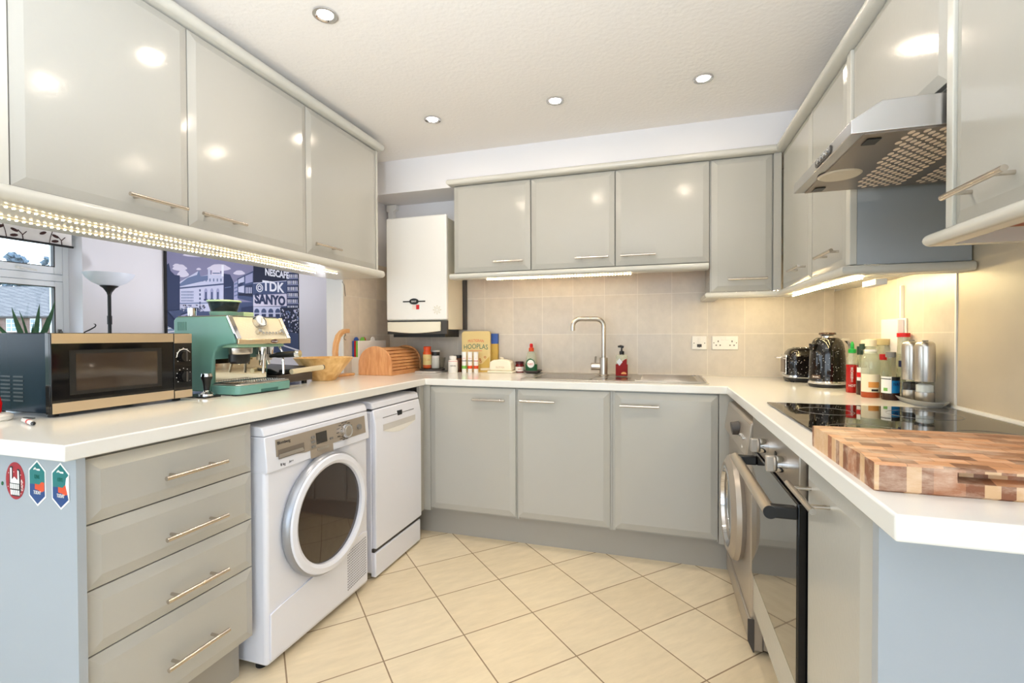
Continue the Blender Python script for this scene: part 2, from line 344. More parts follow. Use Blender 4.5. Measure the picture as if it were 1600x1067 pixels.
# tiled areas (8 mm tile on the wall)
struct('trim_3', MB().box(XL, XR-.006, YB-.006, YB, T, 1.62), TILEB, smooth=False)
struct('trim_4', MB().box(XR-.006, XR, 1.945, YB-.006, T, 1.40), TILER, smooth=False)
struct('trim_5', MB().box(XL, XL+.006, 2.557, YB-.006, T, 1.66), TILEL, smooth=False)
struct('trim_6', MB().box(XR-.009, XR, 1.936, 1.944, T, 1.60), WPLAS, smooth=False)
struct('trim_7', MB().box(XL-.004, XL+.008, 2.549, 2.556, T, 1.50), WPLAS, smooth=False)
struct('trim_10', MB().box(XR-.005, XR, .55, 1.935, T+.004, 1.72), SPLASH, smooth=False)
struct('trim_8', MB().box(XR-.018, XR-.006, .56, 1.945, T, T+.012), WPLAS, bevel=.003)

# dining window
w = MB(); xf0, xf1 = -4.775, -4.71
for y0, y1 in ((1.25, 1.295), (2.665, 2.71)): w.box(xf0, xf1, y0, y1, .95, 2.06)
w.box(xf0, xf1, 1.295, 2.665, .95, .995).box(xf0, xf1, 1.295, 2.665, 2.0, 2.06).box(xf0, xf1, 1.295, 2.665, 1.612, 1.668)
win = struct('window_1', w, UPVC, bevel=.004)
def sash(z0, z1, nm):
    s = MB(); y0, y1 = 1.298, 2.662; a = .058
    s.box(-4.77, -4.702, y0, y0+a, z0, z1).box(-4.77, -4.702, y1-a, y1, z0, z1).box(-4.77, -4.702, y0+a, y1-a, z0, z0+a).box(-4.77, -4.702, y0+a, y1-a, z1-a+.012, z1)
    o = s.build('sash', UPVC, win, bevel=.006)
    MB().box(-4.742, -4.738, y0+a, y1-a, z0+a, z1-a+.012).build('pane', PANE, o, smooth=False)
    q = MB()
    for yy in (y0+a, y1-a): q.box(-4.735, -4.7015, yy-.004, yy+.004, z0+a-.004, z1-a+.016)
    q.box(-4.735, -4.7015, y0+a, y1-a, z0+a-.004, z0+a+.002).box(-4.735, -4.7015, y0+a, y1-a, z1-a+.010, z1-a+.016)
    q.build('gasket', DGREY, o, smooth=False)
sash(1.671, 1.997, 'top'); sash(.998, 1.609, 'low')
hd = MB().box(-4.702, -4.688, 2.36, 2.40, 1.684, 1.702).tube([(-4.69, 2.38, 1.694), (-4.675, 2.38, 1.694), (-4.672, 2.40, 1.690), (-4.672, 2.475, 1.682)], .007, 10).build('window_handle', WPLAS, win, bevel=.002)
hd = MB().box(-4.702, -4.690, 2.622, 2.644, 1.16, 1.22).tube([(-4.69, 2.633, 1.20), (-4.675, 2.633, 1.20), (-4.672, 2.633, 1.19), (-4.672, 2.633, 1.10)], .008, 10).build('window_handle', DSTEEL, win, bevel=.002)
struct('trim_9', MB().box(-4.70, -4.50, 1.22, 2.705, .925, .952), UPVC, bevel=.005)
# roman blind above the window
bl = thing('window_blind', 'white fabric blind printed with dark brown leaf sprigs above the dining window', 'blind', (-4.6, 1.95, 1.9))
MB().box(-4.605, -4.60, 1.22, 2.668, 1.90, 2.26).build('fabric', BLINDM, bl, smooth=False)
MB().box(-4.612, -4.592, 1.21, 2.678, 1.884, 1.90).build('bottom_bar', BLACK, bl, bevel=.002)
def sprig(y, z, s, lean):
    lf = MB(); lf.tube([(-4.5985, y, z-.05*s), (-4.5985, y+lean*.01, z), (-4.5985, y+lean*.03, z+.06*s)], .0022, 6)
    for k, (dy, dz, a) in enumerate(((-.03, .02, .5), (.034, .012, -.4), (-.022, .055, .9), (.03, .05, -.2), (.006, .075, 1.4), (.032, -.02, .2))):
        ca, sa = math.cos(a), math.sin(a); lf.poly([(-4.598, y+dy*s+(ca*.02*math.cos(t)-sa*.009*math.sin(t))*s, z+dz*s+(sa*.02*math.cos(t)+ca*.009*math.sin(t))*s) for t in [2*PI*i/10 for i in range(10)]])
    lf.build('leaf_print', LEAFD, bl, smooth=False)
for i, yy in enumerate((1.36, 1.60, 1.82, 2.04, 2.262, 2.515)):
    sprig(yy, 1.945, 1.25, 1 if i % 2 else -1); sprig(yy+.1, 2.07, 1.2, -1); sprig(yy, 2.18, 1.2, 1)
for yy in (2.355, 2.60, 2.13):
    MB().tube([(-4.5985, yy, 1.90), (-4.5985, yy-.004, 1.935), (-4.5985, yy-.03, 1.965)], .003, 6).tube([(-4.5985, yy-.003, 1.932), (-4.5985, yy+.022, 1.962)], .003, 6).build('stem_print', LEAFD, bl)

# downlights
def downlight(x, y, lab):
    t = thing('ceiling_downlight', lab, 'light', (x, y, CZ), 'recessed ceiling downlights')
    MB().lathe((x, y, CZ-.006), [(.028, .004), (.034, 0), (.044, 0), (.044, .006), (.028, .006)], 36).build('trim_ring', CHROME, t)
    MB().lathe((x, y, CZ-.003), [(0, 0), (.028, 0), (.028, .002), (0, .002)], 28).build('lens', LAMPG, t)
    l = bpy.data.lights.new('downlight', 'SPOT'); l.energy = DLW; l.color = (1.0, .92, .82); l.spot_size = math.radians(128); l.spot_blend = 1.0; l.shadow_soft_size = .035
    o = bpy.data.objects.new('downlight_lamp', l); C.objects.link(o); o.location = (x, y, CZ-.012)
DLW = 7.5
for x, y, lab in ((-1.172, 2.345, 'small round downlight in the ceiling nearest the boiler'), (-.497, 2.345, 'small round downlight in the ceiling, middle one of the far row'),
                  (.19, 2.345, 'small round downlight in the ceiling nearest the cooker hood'), (-1.162, 1.468, 'round ceiling downlight nearest the camera, in front of the left wall cabinets')):
    downlight(x, y, lab)
for x, y in ((-.5, 1.468), (.19, 1.468)):
    downlight(x, y, 'round ceiling downlight of the nearer row, over the middle of the floor')

# ================================================================== WORKTOP (one continuous U)
xs = [-2.12, -1.908, -1.289, -.70, -.34, -.31, -.14, .309, .939]
ys = [.726, .775, 2.47, 2.59, 2.62, 2.81, 2.98, 3.094]
def inside(x, y):
    if x < -1.908: return .726 < y < 2.55
    if x < -1.289: return True
    if x > .309: return y > .775
    if y < 2.47: return False
    if -.70 < x < -.34 and 2.59 < y < 2.98: return False
    if -.31 < x < -.14 and 2.62 < y < 2.81: return False
    return True
ys = sorted(set(ys+[2.549])); wt = MB(); vid = {}
def vtx(i, j, k):
    q = (i, j, k)
    if q not in vid: vid[q] = len(wt.v); wt.v.append(Vector((xs[i], ys[j], T-.038*k)))
    return vid[q]
NX, NY = len(xs)-1, len(ys)-1
cell = lambda i, j: 0 <= i < NX and 0 <= j < NY and inside((xs[i]+xs[i+1])/2, (ys[j]+ys[j+1])/2)
for i in range(NX):
    for j in range(NY):
        if not cell(i, j): continue
        for k in (0, 1): wt.f.append([vtx(i, j, k), vtx(i+1, j, k), vtx(i+1, j+1, k), vtx(i, j+1, k)]); wt.m.append(0)
        for (di, dj), (a, b) in (((-1, 0), ((i, j), (i, j+1))), ((1, 0), ((i+1, j), (i+1, j+1))), ((0, -1), ((i, j), (i+1, j))), ((0, 1), ((i, j+1), (i+1, j+1)))):
            if not cell(i+di, j+dj): wt.f.append([vtx(*a, 0), vtx(*b, 0), vtx(*b, 1), vtx(*a, 1)]); wt.m.append(0)
tag(wt.build('worktop', WTOP, bevel=.004, seg=3), 'continuous U-shaped white laminate worktop running round the kitchen', 'worktop')

# ================================================================== BASE UNITS
GRP = 'grey gloss kitchen units'
# --- left: four-drawer unit
t = thing('drawer_unit', 'grey base unit with four drawers at the near end of the left run', 'cabinet', (-1.6, 1.02, 0))
MB().box(-1.90, -1.332, .778, 1.270, .142, .874).build('carcass', CARC, t, smooth=False)
for z0, z1, hz in ((.706, .864, .773), (.545, .702, .605), (.384, .541, .436), (.146, .380, .247)):
    dr = MB().panel((-1.331, .783, z0), Y, Z, X, .486, z1-z0, .021, .03, .008).build('drawer', CAB, t, ang=5)
    bar_handle((-1.310, 1.048, hz), Y, X, dr, .192)
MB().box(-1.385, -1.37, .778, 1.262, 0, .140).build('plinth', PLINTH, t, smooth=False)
tag(MB().box(-1.90, -1.30, .756, .775, 0, .874).build('end_panel', PANEL, smooth=False), 'grey end panel of the left run carrying three stickers', 'panel')
tag(MB().box(-2.02, -2.0, .756, 2.54, 0, .874).build('back_panel', PANEL, smooth=False), 'grey panel closing the dining-room side of the left run', 'panel')
# stickers on the end panel (panel face y = .756)
def on_panel(px, py): return on(1, .7555, px, py)
def sticker(name, lab, px, py, wpx, hpx, tilt): 
    c = on_panel(px, py); c.y = .7558
    return thing(name, lab, 'sticker', c, 'stickers on the end panel'), c
st, c = sticker('sticker', 'oval red sticker with a white skeleton hand on the grey end panel', 24, 751, 0, 0, 0)
ov = lambda a, b, y, m, M: M.poly([(c.x+a*math.cos(q), y, c.z+b*math.sin(q)) for q in [2*PI*i/40 for i in range(40)]], m)
MB().prism([(.036*math.cos(2*PI*i/40), .036*math.sin(2*PI*i/40)*1.28) for i in range(40)], c, X, Z, -Y, .0006).build('backing', mat('sticker_red', (160, 6, 26), .4), st, smooth=False)
hand = MB()
def hp(pts, m, off): hand.prism([(a/1000, b/1000) for a, b in pts], c-Y*off, X, Z, -Y, .0003, m)
hp([(-20, 34), (-14, 36), (-9, 34), (-9, 6), (8, 6), (8, 30), (15, 30), (20, 26), (20, -8), (22, -20), (16, -38), (-13, -38), (-22, -16), (-22, -4)], 1, .0006)
hp([(-18, 31), (-14, 32), (-12, 30), (-12, 2), (-3, 10), (10, 2), (10, 27), (15, 25), (16, 0), (16, -6), (-18, -6)], 0, .0009)
for k, (z0, z1) in enumerate(((-20, -8), (-35, -23))):
    for i in range(5): hp([(-19+i*7.2+k*2, z0), (-13.5+i*7.0+k*2, z0), (-13.5+i*7.0+k, z1), (-19+i*7.2+k, z1)], 0, .0009)
for a, b in ((-24, 18), (-4, 22), (-27, -16), (22, 16), (25, 4), (22, -30)): hp([(a-1.4, b), (a, b-1.4), (a+1.4, b), (a, b+1.4)], 0, .0009)
hand.build('hand_print', [PAPER, BLACKINK], st, smooth=False)
text('CAMP', .010, c+X*.027-Y*.001+Z*(-.010), Z, -X, PAPER, st)
for px, py, lab, peel in ((58.5, 754, 'hexagonal teal and blue sticker, middle of the three on the grey end panel', False), (95, 759, 'hexagonal teal and blue sticker with a peeled white corner nearest the drawers', True)):
    st, c = sticker('sticker', lab, px, py, 0, 0, 0)
    hexo = [(-.031, .031), (0, .055), (.030, .031), (.030, -.034), (0, -.057), (-.031, -.034)]
    ins = [(a*.9, b*.91) for a, b in hexo]
    MB().prism(hexo, c, X, Z, -Y, .0006).build('backing', PAPER, st, smooth=False)
    MB().prism([ins[0], ins[1], ins[2], (.027, -.004), (-.028, -.004)], c-Y*.0006, X, Z, -Y, .0003).build('upper_print', mat('sticker_teal', (0, 112, 112), .4), st, smooth=False)
    MB().prism([(-.028, -.004), (.027, -.004), ins[3], ins[4], ins[5]], c-Y*.0006, X, Z, -Y, .0003).build('lower_print', mat('sticker_blue', (8, 60, 122), .4), st, smooth=False)
    MB().prism([(-.008, -.016), (.006, -.018), (.014, -.022), (.026, -.018), (.026, .002), (.016, .003), (.008, -.004), (-.008, -.003)], c-Y*.0010, X, Z, -Y, .0003).build('swoosh', ORANGE, st, smooth=False)
    text('TODAY', .0125, c-Y*.0016+Z*(-.024)+X*.001, X, Z, PAPER, st, squeeze=.62)
    text('LIVE', .0135, c-Y*.0013+Z*.014, X, Z, TEALTXT, st, squeeze=.75)
    MB().tube([(c.x-.010, c.y-.0013, c.z+.032), (c.x-.006, c.y-.0013, c.z+.036), (c.x-.001, c.y-.0013, c.z+.032)], .0016, 6).box(c.x, c.x+.011, c.y-.0016, c.y-.0010, c.z+.030, c.z+.034).build('emblem', PAPER, st)
    if peel: MB().prism([(.031, .028), (.022, .020), (.019, .004), (.025, -.014), (.031, -.036)], c-Y*.0016, X, Z, -Y, .0006).build('peeled_corner', PAPER, st, smooth=False)
tag(MB().prism([(.004*math.cos(2*PI*i/12), .005*math.sin(2*PI*i/12)) for i in range(12)], on_panel(4, 755)-Y*.0002, X, Z, -Y, .0006).build('sticker_scrap', DGREEN, smooth=False), 'tiny dark green scrap stuck left of the red oval sticker', 'sticker')

# --- corner posts
tag(MB().box(-1.33, -1.31, 2.44, 2.508, .145, .874).box(-1.33, -1.268, 2.489, 2.508, .145, .874).build('corner_post', CAB, bevel=.002), 'narrow grey corner post beside the dishwasher', 'corner post')
tag(MB().box(.276, .35, 2.489, 2.508, .145, .874).build('corner_post', CAB, bevel=.002), 'narrow grey corner post beside the washing machine', 'corner post')
# --- back run
for i, (x0, x1, h0, h1, hz, side) in enumerate(((-1.264, -.752, 740.5, 791, 623.3, 'left'), (-.738, -.243, 814.5, 868, 625.5, 'middle'), (-.218, .271, 968.7, 1029.5, 632.8, 'right'))):
    lab = ('grey base cabinet left of the sink, next to the dishwasher', 'grey base cabinet under the sink bowl and tap', 'grey base cabinet under the sink drainer')[i]
    t = thing('base_cabinet', lab, 'cabinet', ((x0+x1)/2, 2.78, .15), GRP)
    gl, gr_ = (.001, .0065, .012)[i], (.0065, .012, .003)[i]
    MB().box(x0-gl, x1+gr_, 2.512, 3.08, .15, .72 if i else .874).box(x0-gl, x0+.004, 2.500, 2.512, .15, .874).box(x1-.004, x1+gr_, 2.500, 2.512, .15, .874).box(x0, x1, 2.500, 2.512, .72, .874).build('carcass', CAB, t, smooth=False)
    dd = MB().panel((x0, 2.4995, .166), X, Z, -Y, x1-x0, .701, .02, .032, .008).build('door', CAB, t, ang=5)
    a, b = on(1, 2.45, h0, hz), on(1, 2.45, h1, hz)
    bar_handle(((a.x+b.x)/2*1.012, 2.4795, a.z-.004), X, -Y, dd)
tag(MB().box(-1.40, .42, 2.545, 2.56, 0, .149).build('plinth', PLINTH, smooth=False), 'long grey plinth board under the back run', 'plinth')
# --- right run
t = thing('base_cabinet', 'grey base cabinet with a long bar handle right of the oven', 'cabinet', (.64, 1.1, .15), GRP)
MB().box(.352, .92, .892, 1.287, .15, .874).build('carcass', CAB, t, smooth=False)
dd = MB().panel((.3515, 1.285, .166), -Y, Z, -X, .358, .690, .0205, .03, .008).build('door', CAB, t, ang=5)
bar_handle((.331, 1.172, .808), Y, -X, dd, .195, .0066, .040)
tag(MB().box(.325, .92, .868, .890, 0, .874).build('end_panel', PANEL, smooth=False), 'plain grey end panel of the right run under the chopping board', 'panel')
t = thing('oven_housing', 'grey housing panel and shelf under the built-in oven', 'cabinet', (.62, 1.59, .15))
MB().box(.345, .90, 1.292, 1.885, .165, .296).build('carcass', CAB, t, smooth=False)
MB().box(.324, .344, 1.292, 1.885, .170, .297).build('front_strip', CAB, t, bevel=.003)
MB().box(.42, .44, 1.30, 1.88, 0, .164).build('plinth', CARC, t, smooth=False)
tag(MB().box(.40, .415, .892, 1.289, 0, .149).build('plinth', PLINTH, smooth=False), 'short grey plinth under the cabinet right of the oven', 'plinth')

# ================================================================== WALL UNITS
# left run, hung over the peninsula
for i, (y0, y1, h0, h1, hz0, hz1) in enumerate(((.797, 1.281, 203, 293, 302, 327), (1.285, 1.873, 318, 385, 333, 351.5), (1.877, 2.455, 494, 534, 380, 390.5))):
    lab = ('glossy grey wall cabinet above the microwave', 'glossy grey wall cabinet above the coffee machine', 'glossy grey wall cabinet nearest the boiler')[i]
    t = thing('wall_cabinet', lab, 'cabinet', (-1.76, (y0+y1)/2, 1.55), GRP)
    MB().box(-1.905, -1.617, y0-.001, y1+.001, 1.55, 2.252).build('carcass', CARC, t, smooth=False)
    dd = MB().panel((-1.6155, y0, 1.553), Y, Z, X, y1-y0, .696, .0205, .028, .007).build('door', CAB, t, ang=5)
    a, b = on(0, -1.565, h0, hz0), on(0, -1.565, h1, hz1)
    bar_handle((-1.595, (a.y+b.y)/2, (a.z+b.z)/2), Y, X, dd)
tag(MB().box(-1.905, -1.60, .768, .793, 1.55, 2.252).build('end_panel', CABIN, smooth=False), 'light grey end panel of the left wall cabinets at the near end', 'panel')
tag(MB().box(-1.905, -1.60, 2.459, 2.476, 1.55, 2.252).build('end_panel', CABIN, smooth=False), 'light grey end panel of the left wall cabinets facing the boiler', 'panel')
NOSE = lambda w, h, n=8: [(0, 0), (0, h)]+[(w-h/2+h/2*math.cos(PI/2-PI*i/n), h/2+h/2*math.sin(PI/2-PI*i/n)) for i in range(n+1)]
tag(MB().prism(NOSE(.345, .042), (-1.905, .755, 1.505), X, Z, Y, 1.732).build('light_pelmet', CABIN), 'pale round-nosed pelmet board under the left wall cabinets', 'pelmet')
tag(MB().prism(NOSE(.345, .040), (-1.905, .755, 2.257), X, Z, Y, 1.735).build('cornice', CABIN), 'pale round-nosed cornice on top of the left wall cabinets', 'cornice')
# back run
for i, (x0, x1, h0, h1, hz0, hz1) in enumerate(((-1.245, -.746, 770, 817, 409, 406.5), (-.738, -.246, 899, 949.5, 403, 401), (-.239, .256, 970, 1024, 399, 397.5))):
    lab = ('short grey wall cabinet next to the boiler', 'short grey wall cabinet above the tap, middle of the three', 'short grey wall cabinet left of the taller corner one')[i]
    t = thing('wall_cabinet', lab, 'cabinet', ((x0+x1)/2, 2.94, 1.55), GRP)
    MB().box(x0-.003, x1+.004, 2.802, 3.09, 1.552, 2.104).build('carcass', [CARC, BROWNW], t, smooth=False)
    MB().box(x0, x1, 2.803, 3.085, 1.5505, 1.552).build('underside', BROWNW, t, smooth=False)
    dd = MB().panel((x0, 2.8005, 1.556), X, Z, -Y, x1-x0, .545, .0205, .03, .008).build('door', CAB, t, ang=5)
    a, b = on(1, 2.748, h0, hz0), on(1, 2.748, h1, hz1)
    bar_handle(((a.x+b.x)/2, 2.780, a.z), X, -Y, dd)
t = thing('wall_cabinet', 'tall narrow grey wall cabinet in the back right corner', 'cabinet', (.42, 2.94, 1.39), GRP)
MB().box(.262, .60, 2.802, 3.09, 1.391, 2.104).box(.568, .604, 2.778, 2.802, 1.391, 2.104).build('carcass', CAB, t, smooth=False)
dd = MB().panel((.268, 2.8005, 1.392), X, Z, -Y, .293, .709, .0205, .03, .008).build('door', CAB, t, ang=5)
a, b = on(1, 2.748, 1137.5, 436), on(1, 2.748, 1199.5, 436); bar_handle(((a.x+b.x)/2, 2.780, a.z), X, -Y, dd)
tag(MB().prism(NOSE(.075, .034), (-1.262, 2.82, 1.514), -Y, Z, X, 1.515).build('light_pelmet', CABIN), 'pale round-nosed pelmet under the three short wall cabinets', 'pelmet')
# pelmet and cornice that turn the corner: swept along an L
def swept(path, prof, name, lab, cat):
    """path in plan (x, y), prof (outward offset, z) with a mitred corner"""
    b = MB(); n = len(prof); k = len(path); vs = []
    for i, p in enumerate(path):
        p = Vector(p)
        def nrm(a, c): q = (Vector(c)-Vector(a)).normalized(); return Vector((q.y, -q.x))
        if i == 0: m = nrm(path[0], path[1])
        elif i == k-1: m = nrm(path[-2], path[-1])
        else:
            a, c = nrm(path[i-1], path[i]), nrm(path[i], path[i+1]); m = (a+c)/(1+a.dot(c))
        vs += [(p.x+m.x*o, p.y+m.y*o, z) for o, z in prof]
    fs = [(i*n+j, i*n+(j+1) % n, (i+1)*n+(j+1) % n, (i+1)*n+j) for i in range(k-1) for j in range(n)]+[list(range(n)), list(range((k-1)*n, k*n))]
    return tag(b.add(vs, fs).build(name, CABIN), lab, cat)
def half_round(z0, h, o=.03, back=.05): return [(-back, z0), (-back, z0+h)]+[(o-h/2+h/2*math.sin(PI*i/8), z0+h/2+h/2*math.cos(PI*i/8)) for i in range(9)]
swept([(.262, 3.085), (.262, 2.78), (.605, 2.78), (.605, 1.856), (.935, 1.856)], half_round(1.358, .030, .028), 'light_pelmet', 'pale round-nosed pelmet turning the back right corner under the wall cabinets', 'pelmet')
swept([(-1.25, 2.815), (-1.25, 2.78), (.605, 2.78), (.605, .62)], half_round(2.106, .036, .034, .02), 'cornice', 'pale cornice along the back wall cabinets and round above the hood', 'cornice')
# right run
for i, (y0, y1, z0, lab) in enumerate(((2.293, 2.772, 1.392, 'grey wall cabinet on the right in the corner beside the tall narrow one'), (1.892, 2.289, 1.392, 'grey wall cabinet on the right just before the cooker hood'),
                                       (1.302, 1.848, 1.722, 'short grey cabinet above the cooker hood with no handle'), (.70, 1.270, 1.392, 'large pale wall cabinet at the near right with a bar handle'))):
    t = thing('wall_cabinet', lab, 'cabinet', (.78, (y0+y1)/2, z0), GRP)
    cz = z0-.001
    MB().box(.627, .935, y0-.002 if i != 1 else 1.853, y1+.002 if i != 3 else 1.297, cz, 2.104).build('carcass', PANEL if i == 1 else CABIN, t, smooth=False)
    if i == 1: MB().box(.606, .627, 1.853, 1.889, 1.392, 2.104).build('stile', CABIN, t, bevel=.002)
    if i == 3:
        MB().box(.606, .627, 1.272, 1.297, 1.392, 2.104).build('stile', CABIN, t, bevel=.002)
        MB().box(.63, .93, .70, 1.29, 1.3895, 1.391).build('underside', BROWNW, t, smooth=False)
    dd = MB().panel((.6265, y1, z0), -Y, Z, -X, y1-y0, 2.101-z0, .0205, .028, .007).build('door', CAB, t, ang=5)
    if i == 0: a, b = on(0, .573, 1231, 424), on(0, .573, 1248, 415)
    elif i == 1: a, b = on(0, .573, 1273, 404), on(0, .573, 1298, 391)
    elif i == 3: a, b = on(0, .570, 1466, 306), on(0, .570, 1572, 266)
    if i != 2: bar_handle((.606, (a.y+b.y)/2, (a.z+b.z)/2), Y, -X, dd, .192, .0062, .034)
swept([(.93, 1.300), (.605, 1.300), (.605, .62)], half_round(1.358, .030, .028, .012), 'light_pelmet', 'pale round-nosed pelmet under the near right wall cabinet', 'pelmet')

# ================================================================== LED STRIPS
LEDS = mat('led_glow_side', (255, 236, 190), .5, emit=22.0, ergb=(255, 226, 172)); LEDD = mat('led_glow_down', (255, 236, 190), .5, emit=300.0, ergb=(255, 224, 168))
LEDR = mat('led_glow_corner', (255, 236, 190), .5, emit=330.0, ergb=(255, 228, 168))
def led_strip(paths, lab, group='under-cabinet light strips', down=False, m=LED):
    pts = []; L = 0
    t = thing('light_strip', lab, 'light', paths[0], group)
    b = MB(); b.tube(paths, .0022, 6); b.build('cable', CREAMP, t)
    e = MB(); acc = 0
    for p, q in zip(paths, paths[1:]):
        p, q = Vector(p), Vector(q); l = (q-p).length; n = max(1, int(l/.0165))
        for i in range(n):
            c = p+(q-p)*((i+.5)/n); e.box(c.x-.0024, c.x+.0024, c.y-.0024, c.y+.0024, c.z-.0042, c.z-.0005)
    if down: e.m = [1 if k % 6 == 0 else 0 for k in range(len(e.f))]
    e.build('diodes', [LEDS, LEDD] if down else m, t, smooth=False)
led_strip([(-1.625, .79, 1.5015), (-1.66, .95, 1.5015), (-1.657, 1.15, 1.5015), (-1.65, 1.40, 1.5015), (-1.655, 1.70, 1.5015), (-1.668, 2.00, 1.5015), (-1.675, 2.20, 1.5015)], 'glowing string of light diodes along the front underside of the left pelmet', down=True)
led_strip([(-1.785, .79, 1.5015), (-1.80, 1.0, 1.5015), (-1.785, 1.2, 1.5015), (-1.78, 1.45, 1.5015), (-1.75, 1.7, 1.5015), (-1.765, 2.14, 1.5015)], 'glowing string of light diodes along the rear underside of the left pelmet', down=True)
led_strip([(-1.03, 2.79, 1.5095), (-.60, 2.80, 1.5095), (-.15, 2.79, 1.5095)], 'glowing diode strip under the short wall cabinets above the sink')
led_strip([(.63, 2.66, 1.3535), (.635, 2.35, 1.3535), (.645, 2.05, 1.3535), (.66, 1.90, 1.3535)], 'glowing diode strip under the right-hand corner wall cabinets, along the front', m=LEDR)
led_strip([(.70, 2.72, 1.3885), (.735, 2.5, 1.3885), (.75, 2.25, 1.3885), (.765, 2.04, 1.3885)], 'glowing diode strip under the right-hand corner wall cabinets, nearer the wall', m=LEDR)
led_strip([(.35, 2.90, 1.3885), (.55, 2.905, 1.3885), (.68, 2.90, 1.3885)], 'short glowing diode strip under the tall narrow corner cabinet')
# ================================================================== APPLIANCES
# --- tumble dryer (front faces +X)
t = thing('tumble_dryer', 'white tumble dryer with round smoked glass door beside the drawers', 'dryer', (-1.57, 1.592, 0))
FX = -1.278; y0, y1 = 1.292, 1.890
MB().box(-1.86, FX-.004, y0+.002, y1-.002, .022, .80).build('body', WHITE, t, bevel=.014, seg=3)
MB().prism([(-1.86, .816), (-1.86, .850), (-1.315, .850), (-1.296, .846), (FX-.012, .836), (FX-.006, .816)], (0, y0, 0), X, Z, Y, y1-y0).build('lid', WHITE, t, bevel=.004)
MB().prism([(-1.86, .690), (-1.86, .814), (FX-.006, .814), (FX+.004, .705), (FX+.004, .690)], (0, y0+.001, 0), X, Z, Y, y1-y0-.002).build('control_fascia', WHITE, t, bevel=.003)
fn = Vector((.109, 0, .010)).normalized(); fv = Vector((-.010, 0, .109)).normalized()
def fp(y, z): return Vector((FX-.006+(.814-z)/.109*.010, y, z))
pp = lambda pts, d, m, nm, off=0: MB().prism([(y-1.30, (z-.70)/fv.z) for y, z in pts], fp(1.30, .70)+fn*off, Y, fv, fn, d).build(nm, m, t, smooth=False)
FASC = mat('fascia_taupe', (164, 152, 138), .35, .3)
dpan = pp([(1.338, .738), (1.478, .722), (1.505, .722), (1.505, .690), (1.635, .690), (1.635, .722), (1.862, .722), (1.862, .797), (1.338, .797)], .002, FASC, 'control_panel', .0005)
pp([(1.345, .728), (1.472, .728), (1.472, .760), (1.345, .760)], .0008, mat('handle_recess', (110, 100, 90), .4), 'drawer_grip', .003)
pp([(1.347, .731), (1.468, .731), (1.462, .744), (1.349, .744)], .003, SILVERP, 'grip_lip', .0035)
pp([(1.540, .738), (1.600, .738), (1.600, .781), (1.540, .781)], .002, mat('display_dark', (58, 54, 50), .15), 'display', .003)
for z in (.770, .752, .734): pp([(1.512, z-.005), (1.530, z-.005), (1.530, z+.004), (1.512, z+.004)], .004, MGREY, 'button', .003)
pp([(1.617, .740), (1.634, .740), (1.634, .748), (1.617, .748)], .004, MGREY, 'button', .003)
pp([(1.542, .712), (1.606, .712), (1.606, .722), (1.542, .722)], .003, SILVERP, 'button', .003)
kc = fp(1.716, .757); MB().cyl(kc, kc+fn*.022, .030, .028).cyl(kc+fn*.022, kc+fn*.024, .022, .020, m=1).build('dial', [CHROME, SILVERP], t)
tk = MB()
for k in range(14):
    a = 2*PI*k/14; q = kc+Y*math.cos(a)*.046+fv*math.sin(a)*.036+fn*.003; tk.box(q.x-.0003, q.x+.0006, q.y-.008, q.y+.008, q.z-.0015, q.z+.0015)
tk.build('dial_marks', DGREY, t, smooth=False)
kc = fp(1.812, .756); MB().cyl(kc, kc+fn*.012, .012).build('power_button', MGREY, t)
text('Blomberg', .016, fp(1.375, .783)+fn*.0035, Y, fv, BLACKINK, t)
text('8 kg', .014, fp(1.365, .706)+fn*.0012, Y, fv, BLACKINK, t); text('A++', .012, fp(1.405, .707)+fn*.0012, Y, fv, BLACKINK, t)
# porthole
RIMG = mat('rim_grey', (158, 160, 166), .3, .6); dc = Vector((FX-.002, 1.594, .458)); mx = Matrix.Rotation(PI/2, 3, 'Y')
dd = MB().lathe(dc, [(.196, .004), (.232, 0), (.238, .010), (.236, .026), (.229, .034), (.196, .028)], 64, 0, mx, ring=True).build('door', RIMG, t)
MB().lathe(dc, [(.2285, .0345), (.224, .041), (.205, .044), (.192, .037), (.189, .018), (.1955, .0285)], 64, 0, mx, ring=True).build('door_ring', WHITE, dd)
MB().lathe(dc+X*.018, [(.1885, .0), (.1885, .008), (.12, .014), (0, .016)], 64, 0, mx).build('glass', SMOKE, dd)
# lower flap and vent grille
MB().prism([(1.306, .040), (1.874, .040), (1.874, .268), (1.840, .274), (1.330, .206), (1.306, .200)], (FX-.004, 0, 0), Y, Z, X, .006).build('lower_flap', WHITE, t, bevel=.004)
gr = MB()
for i in range(13):
    for j in range(15):
        yy = 1.728+i*.0105; zz = .066+j*.0115+i*.0012; gr.box(FX+.0015, FX+.0028, yy, yy+.0068, zz, zz+.0062)
gr.build('vent_grille', mat('vent_shadow', (150, 150, 158), .6), t, smooth=False)
for yy in (1.33, 1.85):
    for xx in (-1.82, -1.34): MB().cyl((xx, yy, 0), (xx, yy, .022), .02, n=16).build('foot', BLACK, t)

